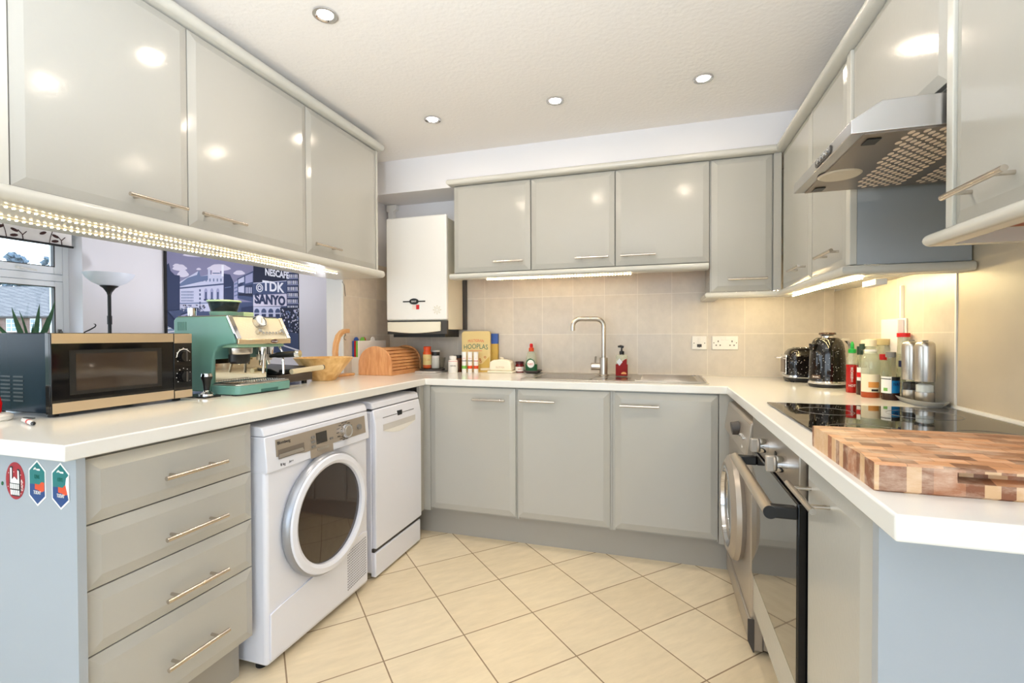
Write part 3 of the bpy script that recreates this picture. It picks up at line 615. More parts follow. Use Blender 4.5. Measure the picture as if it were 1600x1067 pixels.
# --- slim dishwasher
t = thing('dishwasher', 'slim white dishwasher between the dryer and the corner post', 'dishwasher', (-1.58, 2.17, 0))
y0, y1 = 1.946, 2.394; FX = -1.276
MB().box(-1.86, -1.30, y0, y1, .03, .80).build('body', WHITE, t, bevel=.006)
MB().prism([(-1.86, .812), (-1.86, .848), (-1.32, .848), (-1.298, .840), (-1.292, .812)], (0, y0, 0), X, Z, Y, y1-y0).build('lid', WHITE, t, bevel=.004)
dd = MB().prism([(-1.30, .150), (-1.30, .808), (-1.290, .808), (FX, .735), (FX, .150)], (0, y0, 0), X, Z, Y, y1-y0).build('door', WHITE, t, bevel=.006)
MB().box(-1.302, -1.288, y0, y1, .132, .149).build('door_gap', DGREY, t, smooth=False)
MB().box(-1.31, -1.282, y0+.002, y1-.002, .012, .131).build('kick_panel', WHITE, t, bevel=.006)
dx = lambda z: (-1.290+(.808-z)/.073*.014 if z > .735 else FX)
MB().prism([(2.010, .700), (2.325, .700), (2.325, .730), (2.010, .730)], (FX-.002, 0, 0), Y, Z, X, .003).prism([(2.010, .700)]+[(2.010+.315*i/10, .700-.028*math.sin(PI*i/10)) for i in range(1, 10)]+[(2.325, .700)], (FX-.002, 0, 0), Y, Z, X, .0035, 1).build('handle_recess', [mat('recess_shade', (206, 203, 200), .5), WPLAS], dd, smooth=False)
MB().box(dx(.762)-.002, dx(.762)+.0015, 2.015, 2.318, .7605, .7635).build('control_line', MGREY, dd, smooth=False)
MB().box(dx(.765)-.002, dx(.757)+.0015, 2.150, 2.192, .752, .776).build('display', BLACK, dd, smooth=False)

# --- washing machine on the right (front faces -X)
t = thing('washing_machine', 'silver-grey front-loading washing machine in the right corner', 'washing machine', (.58, 2.18, 0))
y0, y1 = 1.893, 2.470; FX = .305
MB().box(FX+.012, .88, y0, y1, .085, .845).build('body', WMGREY, t, bevel=.012, seg=3)
MB().prism([(FX+.010, .705), (FX-.008, .715), (FX+.010, .838), (FX+.030, .847), (.60, .847), (.60, .705)], (0, y0-.001, 0), X, Z, Y, y1-y0+.002).build('control_panel', WMGREY, t, bevel=.006)
MB().prism([(FX+.022, .012), (FX+.004, .05), (FX+.004, .128), (.36, .128), (.36, .012)], (0, y0-.001, 0), X, Z, Y, y1-y0+.002).build('kick_panel', WMGREY, t, bevel=.006)
MB().prism([(FX+.020, .010), (FX+.002, .05), (FX+.002, .130), (FX+.024, .130), (FX+.024, .010)], (0, y0-.006, 0), X, Z, Y, .0045).build('corner_foot', DGREY, t, bevel=.001)
MB().box(.3605, .86, y0, y1, .02, .086).build('base', WMGREY, t, smooth=False)
dc = Vector((FX+.012, 2.185, .44)); mx = Matrix.Rotation(-PI/2, 3, 'Y')
dd = MB().lathe(dc, [(.150, .0), (.205, 0), (.214, .016), (.208, .034), (.178, .050), (.158, .044), (.150, .02)], 56, 0, mx, ring=True).build('door', WMGREY, t)
MB().lathe(dc-X*.012, [(.1475, .0), (.1475, .014), (.10, .024), (0, .028)], 48, 0, mx).build('glass', SMOKE, dd)
MB().lathe(dc-X*.036, [(.148, 0), (.160, .004), (.164, .012), (.152, .014)], 56, 0, mx, ring=True).build('trim_ring', CHROME, dd)
MB().cyl((FX+.004, 2.10, .785), (FX-.026, 2.10, .781), .028, .025).build('dial', DGREY, t)
for yy in (2.00, 2.03, 2.06): MB().cyl((FX+.004, yy-.04, .772), (FX-.008, yy-.04, .771), .007, n=12).build('button', CHROME, t)
text('A+', .02, (FX-.0095, 1.95, .742), -Y, Z, PAPER, t)

# --- built-in oven
t = thing('built_in_oven', 'built-in steel oven with dark glass door under the hob', 'oven', (.60, 1.59, .30))
y0, y1 = 1.294, 1.884; FX = .319
MB().box(.345, .88, y0+.012, y1-.012, .300, .868).build('body', DSTEEL, t, smooth=False)
MB().box(FX+.002, .344, y0, y1, .760, .872).build('control_panel', mat('oven_steel', (158, 148, 136), .3, .9), t, bevel=.003)
dd = MB().box(FX, .343, y0, y1, .302, .752).build('door', BLACKG, t, bevel=.003)
MB().box(FX-.0012, FX-.0002, y0+.006, y1-.006, .312, .748).build('door_glass', OVENG, dd, smooth=False)
h = MB().cyl((.258, y0-.005, .728), (.258, y1-.05, .728), .0155, n=24).build('handle', mat('handle_alu', (212, 198, 178), .28, .9), dd)
MB().cyl((.258, y0-.0095, .728), (.258, y0-.0055, .728), .0158, n=24).build('end_cap', BLACK, h)
for yy in (y0+.006, y1-.08): MB().box(.258, .318, yy-.014, yy+.012, .714, .7435).build('handle_bracket', BLACK, h, bevel=.004)
for yy in (1.640, 1.420):
    k = MB().cyl((FX+.002, yy, .815), (FX-.022, yy, .815), .022, n=32).build('knob', CHROME, t)
    MB().box(FX-.046, FX-.0225, yy-.010, yy+.010, .794, .836).cyl((FX-.0225, yy, .815), (FX-.030, yy, .815), .0215, n=28).build('knob_grip', SILVERP, k, bevel=.003)
MB().cyl((FX+.001, 1.53, .815), (FX-.0008, 1.53, .815), .010, n=20).build('indicator', BLACK, t)

# --- hob
t = thing('hob', 'black glass ceramic hob let into the right worktop', 'hob', (.635, 1.61, T))
MB().box(.368, .905, 1.235, 1.896, T+.0008, T+.0058).build('glass', HOBG, t, bevel=.002)
for cx, cy, rr in ((.50, 1.40, .09), (.50, 1.72, .075), (.755, 1.40, .075), (.755, 1.72, .09)):
    MB().tube([(cx+rr*math.cos(2*PI*i/48), cy+rr*math.sin(2*PI*i/48), T+.0059) for i in range(48)], .0006, 4, closed=True).build('cooking_zone', MGREY, t)

# --- cooker hood
t = thing('cooker_hood', 'slim stainless steel visor cooker hood with perforated filter', 'cooker hood', (.68, 1.55, 1.626))
y0, y1 = 1.306, 1.802; x0 = .428
FBK = mat('filter_backing', (240, 222, 204), .5); HB = mat('hood_steel', (200, 198, 198), .26, .95)
MB().prism([(x0, 1.629), (x0, 1.660), (x0+.062, 1.700), (.93, 1.700), (.93, 1.629)], (0, y0, 0), X, Z, Y, y1-y0).build('body', HB, t, bevel=.002)
MB().box(x0+.030, .92, y0+.008, y1-.006, 1.6265, 1.629).build('grease_filter', mat('filter_steel', (150, 140, 130), .35, .9), t, smooth=False)
for fa, fb in ((0, 13), (15, 26)):
  hl = MB()
  for j in range(15):
    for i in range(fa, fb):
        xx = .525+i*.0152; yy = y0+.022+j*.0315+(i % 2)*.0158
        if yy > y1-.022 or xx > .91: continue
        if xx < .545+(yy-y0)*.10: continue
        hl.prism([(.0105*math.cos(2*PI*k/10)*.62, .0105*math.sin(2*PI*k/10)) for k in range(10)], (xx, yy, 1.6262), X, Y, -Z, .0006)
  hl.build('hole_field', FBK, t, smooth=False)
for yy in (y0+.055, y1-.045): MB().box(x0+.045, x0+.075, yy-.020, yy+.020, 1.6235, 1.626).build('filter_catch', BLACK, t, bevel=.001)
MB().lathe((x0+.075, 1.62, 1.6225), [(0, .0005), (.044, .0005), (.050, 0), (.055, .003), (.055, .004)], 36).build('lamp_cover', mat('lamp_cover', (206, 196, 178), .3), t)
MB().prism([(-.055+.0, 0)]+[(-.055-.011*math.sin(PI*i/8), .011*math.cos(PI*i/8)) for i in range(9)]+[(.055+.011*math.sin(PI*i/8), -.011*math.cos(PI*i/8)) for i in range(9)], (x0-.0005, 1.50, 1.6445), Y, Z, -X, .002).build('switch_panel', DGREY, t, smooth=False)
for k in range(4): MB().cyl((x0-.0025, 1.462+k*.025, 1.6445), (x0-.006, 1.462+k*.025, 1.6445), .007, n=14).build('switch', CHROME, t)

# --- wall-hung boiler
t = thing('boiler', 'white wall-hung boiler with a black oval badge in the back left corner', 'boiler', (-1.52, 2.95, 1.17))
bx0, bx1, by = -1.748, -1.306, 2.80
MB().box(bx0+.006, bx1-.002, by+.03, 3.07, 1.20, 1.925).build('body', CREAMP, t, bevel=.006)
MB().box(bx0, bx1, by, by+.032, 1.262, 1.942).build('front_panel', WPLAS, t, bevel=.010, seg=3)
MB().box(bx0+.004, bx1-.002, by+.006, by+.03, 1.170, 1.258).build('control_surround', DGREY, t, smooth=False)
MB().prism([(bx0+.014, 1.250), (bx1-.042, 1.250), (bx1-.042, 1.190)]+[(bx1-.042-(bx1-bx0-.056)*i/12, 1.190-.014*math.sin(PI*i/12)) for i in range(1, 12)]+[(bx0+.014, 1.190)], (0, by+.005, 0), X, Z, -Y, .016).build('drop_flap', CREAMP, t, bevel=.003)
MB().box(bx0+.03, bx1-.03, by+.04, 3.06, 1.150, 1.199).build('pipe_tray', BLACK, t, smooth=False)
MB().box(bx1-.002, bx1+.022, 3.068, 3.092, 1.20, 1.93).box(bx0+.03, bx1, 3.068, 3.092, 1.20, 1.93).build('wall_frame', DGREY, t, smooth=False)
pi_ = MB()
for k in range(5): pi_.cyl((bx0+.08+k*.07, 2.97, 1.10 if k % 2 else 1.12), (bx0+.08+k*.07, 2.97, 1.155), .008, n=10)
bc = on(1, by-.001, 647, 471)
bd = MB().prism([(.034*math.cos(2*PI*i/32), .020*math.sin(2*PI*i/32)) for i in range(32)], bc, X, Z, -Y, .004).box(bc.x-.082, bc.x+.082, bc.y-.002, bc.y, bc.z-.004, bc.z+.004).build('badge', BLACK, t, smooth=False)
text('BAXI', .016, bc-Y*.0045, X, Z, PAPER, bd)
q = on(1, by-.001, 652, 480); MB().box(q.x-.008, q.x+.014, q.y-.001, q.y, q.z-.014, q.z+.016).build('warning_label', RED, t, smooth=False)
MB().box(q.x-.036, q.x-.010, q.y-.001, q.y, q.z-.014, q.z+.016).build('paper_label', mat('label_pale', (232, 214, 206), .5), t, smooth=False)
q = on(1, by-.001, 683, 484); e = MB()
for rr in (.018, .010): e.tube([(q.x+rr*math.cos(2*PI*i/24), q.y-.0003, q.z+rr*math.sin(2*PI*i/24)) for i in range(24)], .0012, 5, closed=True)
for k in range(8): e.box(q.x+.026*math.cos(k*PI/4)-.003, q.x+.026*math.cos(k*PI/4)+.003, q.y-.001, q.y, q.z+.026*math.sin(k*PI/4)-.003, q.z+.026*math.sin(k*PI/4)+.003)
e.build('dial_print', mat('print_beige', (206, 198, 172), .5), t)
br_ = MB().prism([(-1.90, 2.108), (-1.82, 2.108), (-1.82, 2.075), (-1.845, 2.06), (-1.845, 1.99), (-1.885, 1.99), (-1.885, 2.06), (-1.90, 2.06)], (0, 3.05, 0), X, Z, Y, .042)
tag(br_.build('pipe_bracket', WPLAS, bevel=.002), 'small white pipe bracket in the corner above the boiler', 'bracket')

# ================================================================== SINK AND TAP
t = thing('sink', 'stainless steel inset sink with one and a half bowls and a drainer', 'sink', (-.25, 2.80, T))
def grid_plate(xs, ys, hole, z0, z1):
    b = MB(); vid = {}
    def vt(i, j, k):
        if (i, j, k) not in vid: vid[(i, j, k)] = len(b.v); b.v.append(Vector((xs[i], ys[j], (z0, z1)[k])))
        return vid[(i, j, k)]
    ok = lambda i, j: 0 <= i < len(xs)-1 and 0 <= j < len(ys)-1 and not hole((xs[i]+xs[i+1])/2, (ys[j]+ys[j+1])/2)
    for i in range(len(xs)-1):
        for j in range(len(ys)-1):
            if not ok(i, j): continue
            for k in (0, 1): b.f.append([vt(i, j, k), vt(i+1, j, k), vt(i+1, j+1, k), vt(i, j+1, k)]); b.m.append(0)
            for (di, dj), (p, q) in (((-1, 0), ((i, j), (i, j+1))), ((1, 0), ((i+1, j), (i+1, j+1))), ((0, -1), ((i, j), (i+1, j))), ((0, 1), ((i, j+1), (i+1, j+1)))):
                if not ok(i+di, j+dj): b.f.append([vt(*p, 0), vt(*q, 0), vt(*q, 1), vt(*p, 1)]); b.m.append(0)
    return b
H1 = (-.685, -.355, 2.605, 2.965); H2 = (-.298, -.152, 2.635, 2.795)
inh = lambda x, y, h: h[0] < x < h[1] and h[2] < y < h[3]
grid_plate([-.742, H1[0], H1[1], H2[0], H2[1], .238], [2.555, H1[2], H2[2], H2[3], H1[3], 3.055], lambda x, y: inh(x, y, H1) or inh(x, y, H2), T+.0006, T+.005).build('rim', STEEL, t, bevel=.002)
for h, d, nm in ((H1, .17, 'main_bowl'), (H2, .11, 'half_bowl')):
    cx, cy = (h[0]+h[1])/2, (h[2]+h[3])/2; a, c = (h[1]-h[0])/2, (h[3]-h[2])/2
    MB().lathe((cx, cy, T), [(1.0, .0042), (.985, -.01), (.96, -d*.8), (.90, -d*.96), (.8, -d), (.14, -d-.004), (.12, -d-.012), (0, -d-.012)], 48, 0, None, a*.999, c*.999, 7.).build(nm, BOWLST, t, ang=60)
dr = MB()
for k in range(9): dr.box(-.10, .19, 2.64+k*.042, 2.648+k*.042, T+.005, T+.0075)
dr.box(-.125, .225, 2.585, 2.59, T+.005, T+.0085).box(-.125, .225, 3.02, 3.025, T+.005, T+.0085).box(.22, .225, 2.59, 3.02, T+.005, T+.0085)
dr.build('drainer_ribs', STEEL, t, bevel=.0015)
MB().cyl((.19, 2.985, T+.005), (.19, 2.985, T+.011), .014, n=20).build('overflow_knob', CHROME, t)
t = thing('tap', 'tall brushed steel mixer tap with a square-bent swivel spout', 'tap', (-.319, 2.89, T+.005))
tx, ty = -.319, 2.89
MB().cyl((tx, ty, T+.0055), (tx, ty, T+.012), .031).cyl((tx, ty, T+.012), (tx, ty, 1.025), .0245).build('body', STEEL, t, bevel=.002)
dv = Vector((-.177, -.055, 0)); arc = lambda c, a0, a1, r, n=8: [c+(dv.normalized()*math.cos(a0+(a1-a0)*i/n)+Z*math.sin(a0+(a1-a0)*i/n))*r for i in range(n+1)]
b0 = Vector((tx, ty, 0)); pts = [b0+Z*1.0253, b0+Z*1.20]+arc(b0+dv.normalized()*.045+Z*1.212, PI, PI/2, .045)+arc(b0+dv-dv.normalized()*.045+Z*1.212, PI/2, 0, .045)+[b0+dv+Z*1.187]
MB().tube(pts, .0135, 20).build('spout', STEEL, t)
lv = Vector((-1, -.12, 0)).normalized(); lc = b0+Z*.972
k = MB().cyl(lc+lv*.020, lc+lv*.075, .0215).build('valve', STEEL, t, bevel=.002)
MB().tube([lc+lv*.052+Z*.018, lc+lv*.045+Z*.060-Y*.012], .006, 12).build('lever', STEEL, k)
tag(MB().box(-.205, -.160, 2.655, 2.72, T-.1105, T-.082).build('sponge', GREEN, bevel=.006), 'green washing-up sponge lying in the half bowl', 'sponge')

# ================================================================== LEFT WORKTOP
t = thing('microwave', 'black and steel microwave oven with two round dials at the near left', 'microwave', (-1.91, 1.185, T))
y0, y1 = .958, 1.412; FX = -1.752
MB().box(-2.085, FX-.03, y0+.004, y1-.004, .925, 1.172).build('body', mat('microwave_side', (18, 32, 44), .16, spec=.10), t, bevel=.003)
vs_ = MB()
for j in range(7):
    for i in range(3): vs_.box(-2.06+i*.062, -2.012+i*.062, y0+.0030, y0+.0040, .958+j*.0125, .963+j*.0125)
vs_.build('side_vents', BLACK, t, smooth=False)
MB().box(FX-.029, FX-.009, y0+.001, y1-.001, .922, 1.172).build('front_frame', BLACKG, t, bevel=.002)
fr = MB().box(FX-.0085, FX, y0, 1.337, .924, 1.170).build('door', BLACKG, t, bevel=.002)
SAT = mat('satin_trim', (206, 190, 166), .3, .85)
MB().box(FX, FX+.002, y0+.002, 1.336, 1.139, 1.170).build('door_trim', SAT, fr, smooth=False)
MB().box(FX, FX+.002, y0+.002, 1.336, .925, .957).build('door_trim', SAT, fr, smooth=False)
MB().box(FX, FX+.0012, 1.005, 1.292, .978, 1.118).build('window_frame', BLACK, fr, smooth=False)
MB().box(FX+.0013, FX+.0022, 1.022, 1.275, .990, 1.106).build('window', mat('microwave_window', (58, 48, 40), .05, spec=.9, coat=.3), fr, smooth=False)
cp = MB().box(FX-.0085, FX, 1.339, y1, .924, 1.170).build('control_panel', BLACKG, t, bevel=.002)
MB().box(FX, FX+.002, 1.340, y1-.002, 1.134, 1.170).build('panel_trim', SAT, cp, smooth=False)
MB().box(FX, FX+.002, 1.340, y1-.002, .925, .953).build('panel_trim', SAT, cp, smooth=False)
for zc, ring in ((1.084, True), (1.006, False)):
    kx = Vector((FX, 1.377, zc)); kb = MB().cyl(kx+X*.001, kx+X*.016, .0225, .020).build('dial', BLACKG, cp)
    MB().box(FX+.016, FX+.019, 1.374, 1.380, zc-.019, zc+.019).build('pointer', DGREY, kb, smooth=False)
    mk = MB()
    if ring: mk.tube([kx+X*.0012+Y*(.027*math.cos(a))+Z*(.027*math.sin(a)) for a in [(-.5+3.7*i/24) for i in range(25)]], .0016, 5)
    for i in range(9):
        a = -.6+4.4*i/8; q = kx+Y*.029*math.cos(a)+Z*.031*math.sin(a); mk.box(FX, FX+.0010, q.y-.0012, q.y+.0012, q.z-.0012, q.z+.0012)
    mk.build('dial_marks', PAPER, cp, smooth=False)
for yy in (y0+.03, y1-.03):
    for xx in (-2.06, -1.80): MB().cyl((xx, yy, T), (xx, yy, .9255), .014, n=14).build('foot', BLACK, t)
# small things at the near end
t = thing('charging_stand', 'small round white stand with a red side at the left edge of the worktop', 'stand', (-1.875, .885, T))
MB().lathe((-1.885, .872, T), [(0, 0), (.052, 0), (.058, .006), (.058, .014), (.050, .020), (0, .022)], 36).build('base', WPLAS, t)
MB().box(-1.925, -1.865, .868, .894, T+.0205, T+.088).build('back', WPLAS, t, bevel=.006)
MB().prism([(-.012, 0), (.012, 0), (.014, .03), (.009, .05), (0, .056), (-.010, .05)], (-1.858, .866, T+.022), (.9, .43, 0), Z, (-.43, .9, 0), .03).build('red_side', RED, t, bevel=.004)
t = thing('pen', 'white pen with a red band lying on the worktop in front of the microwave', 'pen', (-1.70, .88, T))
pa, pb = Vector((-1.762, .896, T+.0068)), Vector((-1.648, .862, T+.0068)); pd = (pb-pa).normalized()
MB().tube([pa, pa+pd*.006, pb-pd*.012], [.004, .0062, .0062], 14).build('barrel', WPLAS, t)
MB().tube([pa+pd*.055, pa+pd*.068], .0066, 14).build('band', RED, t)
MB().tube([pb-pd*.0119, pb], [.0058, .003], 14).build('tip', BLACK, t)
MB().box(pa.x+.01, pa.x+.05, pa.y-.006, pa.y+.002, T+.0128, T+.0148).build('clip', BLACK, t)

# --- espresso machine
t = thing('espresso_machine', 'sage green espresso machine with a round pressure gauge and bean hopper', 'coffee machine', (-1.82, 1.675, T))
y0, y1 = 1.528, 1.825
prof = [(-2.0, .926), (-1.800, .926), (-1.792, .96), (-1.782, 1.06), (-1.772, 1.095), (-1.752, 1.115), (-1.722, 1.124), (-1.664, 1.130), (-1.660, 1.142), (-1.708, 1.236), (-1.72, 1.243), (-1.985, 1.243), (-2.0, 1.23)]
MB().prism(prof, (0, y0, 0), X, Z, Y, y1-y0).build('body', SAGE, t, bevel=.006, seg=3)
MB().box(-1.985, -1.725, y0+.008, y1-.008, 1.2435, 1.2475).build('top_plate', mat('top_plate', (120, 108, 102), .35, .6), t, bevel=.0015)
sv = MB()
for k in range(5): sv.box(-1.975+k*.011, -1.970+k*.011, y0-.0006, y0+.001, 1.185, 1.222)
sv.build('side_vents', mat('vent_green', (66, 110, 98), .6), t, smooth=False)
# control panel: ribbed sloping front with chrome ends and a vertical lip
pu = Vector((-.052, 0, .098)).normalized(); pn = Vector((.098, 0, .052)).normalized(); po = Vector((-1.6575, 0, 1.146))
cp = MB()
for i in range(34):
    a = y0+.028+i*.0074; cp.prism([(0, .0008), (.0018, .003), (.0056, .003), (.0074, .0008), (.0074, 0), (0, 0)], po+Y*a, Y, pn, pu, .106)
cpo = cp.build('control_panel', mat('panel_champagne', (224, 212, 186), .28, .55), t, ang=20)
MB().prism([(0, 0), (.026, 0), (.026, .006), (0, .010)], po+Y*(y0), Y, pn, pu, .110).build('panel_end', CHROME, t, bevel=.002)
MB().prism([(0, 0), (.014, 0), (.014, .010), (0, .006)], po+Y*(y1-.017), Y, pn, pu, .108).build('panel_end', NICKEL, t, bevel=.002)
lip = MB().box(-1.660, -1.6475, y0+.004, y1-.003, 1.126, 1.148).build('front_lip', mat('lip_champagne', (220, 202, 170), .22, .85), t, bevel=.003)
MB().prism([(.020*math.cos(2*PI*i/24), .0085*math.sin(2*PI*i/24)) for i in range(24)], (-1.6475, 1.722, 1.137), Y, Z, X, .0015).build('badge', mat('badge_dark', (70, 26, 22), .3), lip, smooth=False)
text("De'Longhi", .0085, (-1.6455, 1.722, 1.137), Y, Z, PAPER, lip)
gc = po+pu*.080+pn*.004+Y*1.676
g_ = MB().cyl(gc, gc+pn*.020, .0295, .0275, 40).build('pressure_gauge', CHROME, t)
MB().cyl(gc+pn*.0202, gc+pn*.0212, .0235, n=36).build('gauge_face', PAPER, g_)
MB().tube([gc+pn*.0225-Y*.006-pu*.012, gc+pn*.0225+Y*.006+pu*.012], .0011, 6).tube([gc+pn*.0222+(Y*math.cos(a)+pu*math.sin(a))*.020 for a in [(-.9+1.7*i/10) for i in range(11)]], .0014, 5).build('needle', BLACK, g_)
for yy in (1.650, 1.775):
    q = po+pu*.032+pn*.003+Y*yy; MB().cyl(q, q+pn*.019, .0115, .0095, 20).build('dial', CHROME, t)
for yy in (1.677, 1.695, 1.713, 1.731, 1.749, 1.797):
    q = po+pu*.028+pn*.003+Y*yy; MB().cyl(q, q+pn*.007, .0062, .005, 14).build('button', CHROME, t)
# group head, grinder outlet, tamping lever
MB().box(-1.775, -1.672, y0+.02, y1-.02, 1.112, 1.128).build('head_underside', mat('sage_light', (150, 186, 158), .35), t, bevel=.004)
MB().cyl((-1.725, 1.742, 1.078), (-1.725, 1.742, 1.111), .036, .040).build('group_head', CHROME, t)
MB().lathe((-1.725, 1.615, 1.083), [(0, 0), (.040, 0), (.043, .006), (.043, .026), (0, .026)], 32, sx=.8, sy=1.25).build('grinder_outlet', STEEL, t)
MB().lathe((-1.728, 1.610, 1.040), [(0, 0), (.030, .002), (.038, .012), (.038, .042), (0, .042)], 28, sx=.75, sy=1.3).build('tamping_cup', BLACK, t)
MB().cyl((-1.725, 1.742, 1.052), (-1.725, 1.742, 1.0775), .031, .034).build('filter_basket', STEEL, t)
ph = MB().tube([(-1.70, 1.744, 1.068), (-1.672, 1.748, 1.072), (-1.655, 1.752, 1.074), (-1.60, 1.762, 1.078), (-1.572, 1.767, 1.079)], [.008, .009, .013, .0145, .0135], 16).build('portafilter_handle', BLACK, t)
MB().tube([(-1.5718, 1.767, 1.079), (-1.552, 1.771, 1.080)], [.0165, .016], 18).build('handle_cap', CHROME, ph)
MB().tube([(-1.725, 1.720, 1.052), (-1.72, 1.715, 1.030)], .006, 10).tube([(-1.725, 1.764, 1.052), (-1.72, 1.766, 1.030)], .006, 10).build('coffee_spout', CHROME, t)
MB().tube([(-1.700, 1.722, 1.111), (-1.692, 1.705, 1.05), (-1.685, 1.695, .995)], [.006, .006, .0055], 10).build('water_wand', NICKEL, t)
MB().tube([(-1.690, 1.795, 1.111), (-1.672, 1.797, 1.08), (-1.668, 1.797, .985)], [.0055, .0055, .0055], 10).build('steam_wand', CHROME, t)
MB().box(-1.7935, -1.781, y0+.012, y1-.016, .966, 1.100).build('back_plate', mat('back_plate', (232, 224, 200), .06, 1.0), t, smooth=False)
# drip tray
MB().prism([(-1.79, 0), (-1.79, .297), (-1.665, .297), (-1.648, .285), (-1.643, .262), (-1.643, .035), (-1.648, .012), (-1.665, 0)], (0, y0, .918), X, Y, Z, .036).build('drip_tray', mat('sage_tray', (102, 150, 142), .35), t, bevel=.003)
MB().prism([(-1.785, .004), (-1.785, .293), (-1.665, .293), (-1.651, .283), (-1.645, .262), (-1.645, .035), (-1.651, .014), (-1.665, .004)], (0, y0, .9542), X, Y, Z, .006).build('tray_rim', STEEL, t, bevel=.002)
MB().box(-1.778, -1.660, y0+.018, y1-.02, .9603, .9612).build('tray_well', DGREY, t, smooth=False)
gd = MB()
for k in range(20): gd.box(-1.776, -1.664, y0+.024+k*.0128, y0+.028+k*.0128, .9613, .964)
for k in range(9): gd.box(-1.775+k*.0135, -1.7715+k*.0135, y0+.024, y1-.025, .9614, .9637)
gd.build('drip_grid', CHROME, t, smooth=False)
MB().box(-1.6432, -1.6418, 1.64, 1.735, .9185, .932).build('tray_notch', mat('notch_green', (52, 96, 90), .6), t, smooth=False)
for yy in (y0+.03, y1-.03):
    for xx in (-1.97, -1.70): MB().cyl((xx, yy, T), (xx, yy, .919 if xx > -1.9 else .927), .012, n=12).build('foot', BLACK, t)
# hopper and cups on top
hc = Vector((-1.868, 1.662, 1.2476))
MB().lathe(hc, [(0.0532, 0), (0.0547, .002), (0.0578, .020), (0.0532, .022), (0, .022)], 36).build('hopper_collar', mat('sage_collar', (120, 166, 154), .35), t)
MB().lathe(hc+Z*.0222, [(0.0517, 0), (0.0631, .042), (0.0608, .042), (0.0502, .002)], 36).build('bean_hopper', SMOKEC, t)
MB().lathe(hc+Z*.0224, [(0, 0), (0.0471, 0), (0.0456, .006), (0.0228, .022), (0, .028)], 28).build('coffee_beans', BEANS, t)
MB().lathe(hc+Z*.0645, [(0, 0), (0.0669, 0), (0.0684, .004), (0.0669, .008), (0.0380, .0105), (0, .011)], 36).build('hopper_lid', SAGEL, t)
MB().box(-1.93, -1.84, 1.742, 1.800, 1.2477, 1.272).build('tank_lid', SAGEL, t, bevel=.004)
tag(MB().lathe((-1.93, 1.558, 1.2478), [(0, 0), (.015, 0), (.0165, .02), (.0165, .034), (.0145, .034), (.0135, .004), (0, .004)], 24).build('metal_cup', CHROME), 'tiny shiny metal cup standing on top of the espresso machine beside the hopper', 'cup')
# tamper on its mat
tag(MB().box(-1.86, -1.715, 1.437, 1.508, T, T+.006).build('tamping_mat', BLACK, bevel=.002), 'black tamping mat between the microwave and the espresso machine', 'mat')
t = thing('coffee_tamper', 'black-handled coffee tamper with a steel base beside the espresso machine', 'tamper', (-1.752, 1.474, T+.006))
tp = Vector((-1.752, 1.474, T+.0062))
MB().lathe(tp, [(0, 0), (.029, 0), (.029, .008), (.014, .016), (.010, .022), (0, .022)], 32).build('base', CHROME, t)
MB().lathe(tp, [(0, .0222), (.011, .0222), (.0115, .03), (.016, .062), (.020, .070), (.0205, .078), (0, .078)], 28).build('handle', BLACK, t)
MB().lathe(tp, [(0, .0782), (.0200, .0782), (.0180, .090), (.012, .0935), (0, .0945)], 28).build('cap', CHROME, t)

# --- contact grill
t = thing('contact_grill', 'low black contact grill with a pale bar handle behind the espresso machine', 'grill', (-1.90, 1.97, T))
MB().box(-2.06, -1.752, 1.848, 2.092, .930, .972).build('base', mat('grill_brown', (66, 56, 50), .4), t, bevel=.006)
MB().prism([(-2.06, .9735), (-1.76, .9735), (-1.752, .985), (-1.80, 1.002), (-2.03, 1.010), (-2.06, .995)], (0, 1.850, 0), X, Z, Y, .240).build('lid', BLACK, t, bevel=.006)
MB().tube([(-1.756, 1.87, .990), (-1.70, 1.872, .994), (-1.668, 1.872, .997)], .009, 12).tube([(-1.756, 2.05, .990), (-1.70, 2.035, .994), (-1.668, 2.022, .999)], .009, 12).build('handle_arm', BLACK, t)
hh = MB().cyl((-1.664, 1.842, .991), (-1.650, 2.040, 1.000), .0125).build('handle', mat('grill_handle', (214, 204, 176), .3, .5), t)
MB().cyl((-1.6498, 2.0405, 1.000), (-1.6495, 2.046, 1.0003), .0125).build('handle_cap', BLACK, hh)
for xx in (-2.03, -1.785):
    for yy in (1.875, 2.065): MB().cyl((xx, yy, T), (xx, yy, .931), .014, n=14).build('foot', BLACK, t)

# --- fruit bowl, banana stand, chopping boards, bread bin
bw = MB().lathe((-1.795, 2.232, T), [(0, 0), (.060, 0), (.064, .004), (.155, .122), (.157, .127), (.150, .127), (.060, .012), (0, .010)], 56)
tag(bw.build('fruit_bowl', OAKL), 'empty conical pale wooden bowl between the grill and the bread bin', 'bowl')
t = thing('banana_stand', 'curved wooden banana stand with a metal hook behind the wooden bowl', 'stand', (-1.862, 2.50, T))
MB().box(-1.895, -1.828, 2.41, 2.565, T, T+.014).build('base', STANDW, t, bevel=.004)
pts = [(0, .0143), (-.004, .05), (-.012, .10), (-.014, .15), (-.006, .20), (.016, .245), (.045, .268), (.080, .278), (.112, .278)]
mb_ = MB(); n = len(pts)
for (a, b), (c, d) in zip(pts, pts[1:]): pass
out, inn = [], []
for i, (a, b) in enumerate(pts):
    p0 = Vector(pts[max(0, i-1)]); p1 = Vector(pts[min(n-1, i+1)]); q = (p1-p0).normalized(); nn = Vector((-q.y, q.x)); w_ = .013
    out.append((a+nn.x*w_, b+nn.y*w_ if i else b)); inn.append((a-nn.x*w_, b-nn.y*w_ if i else b))
mb_.prism(out+inn[::-1], (-1.876, 2.432, T), Y, Z, X, .028).build('arch', STANDW, t, bevel=.003)
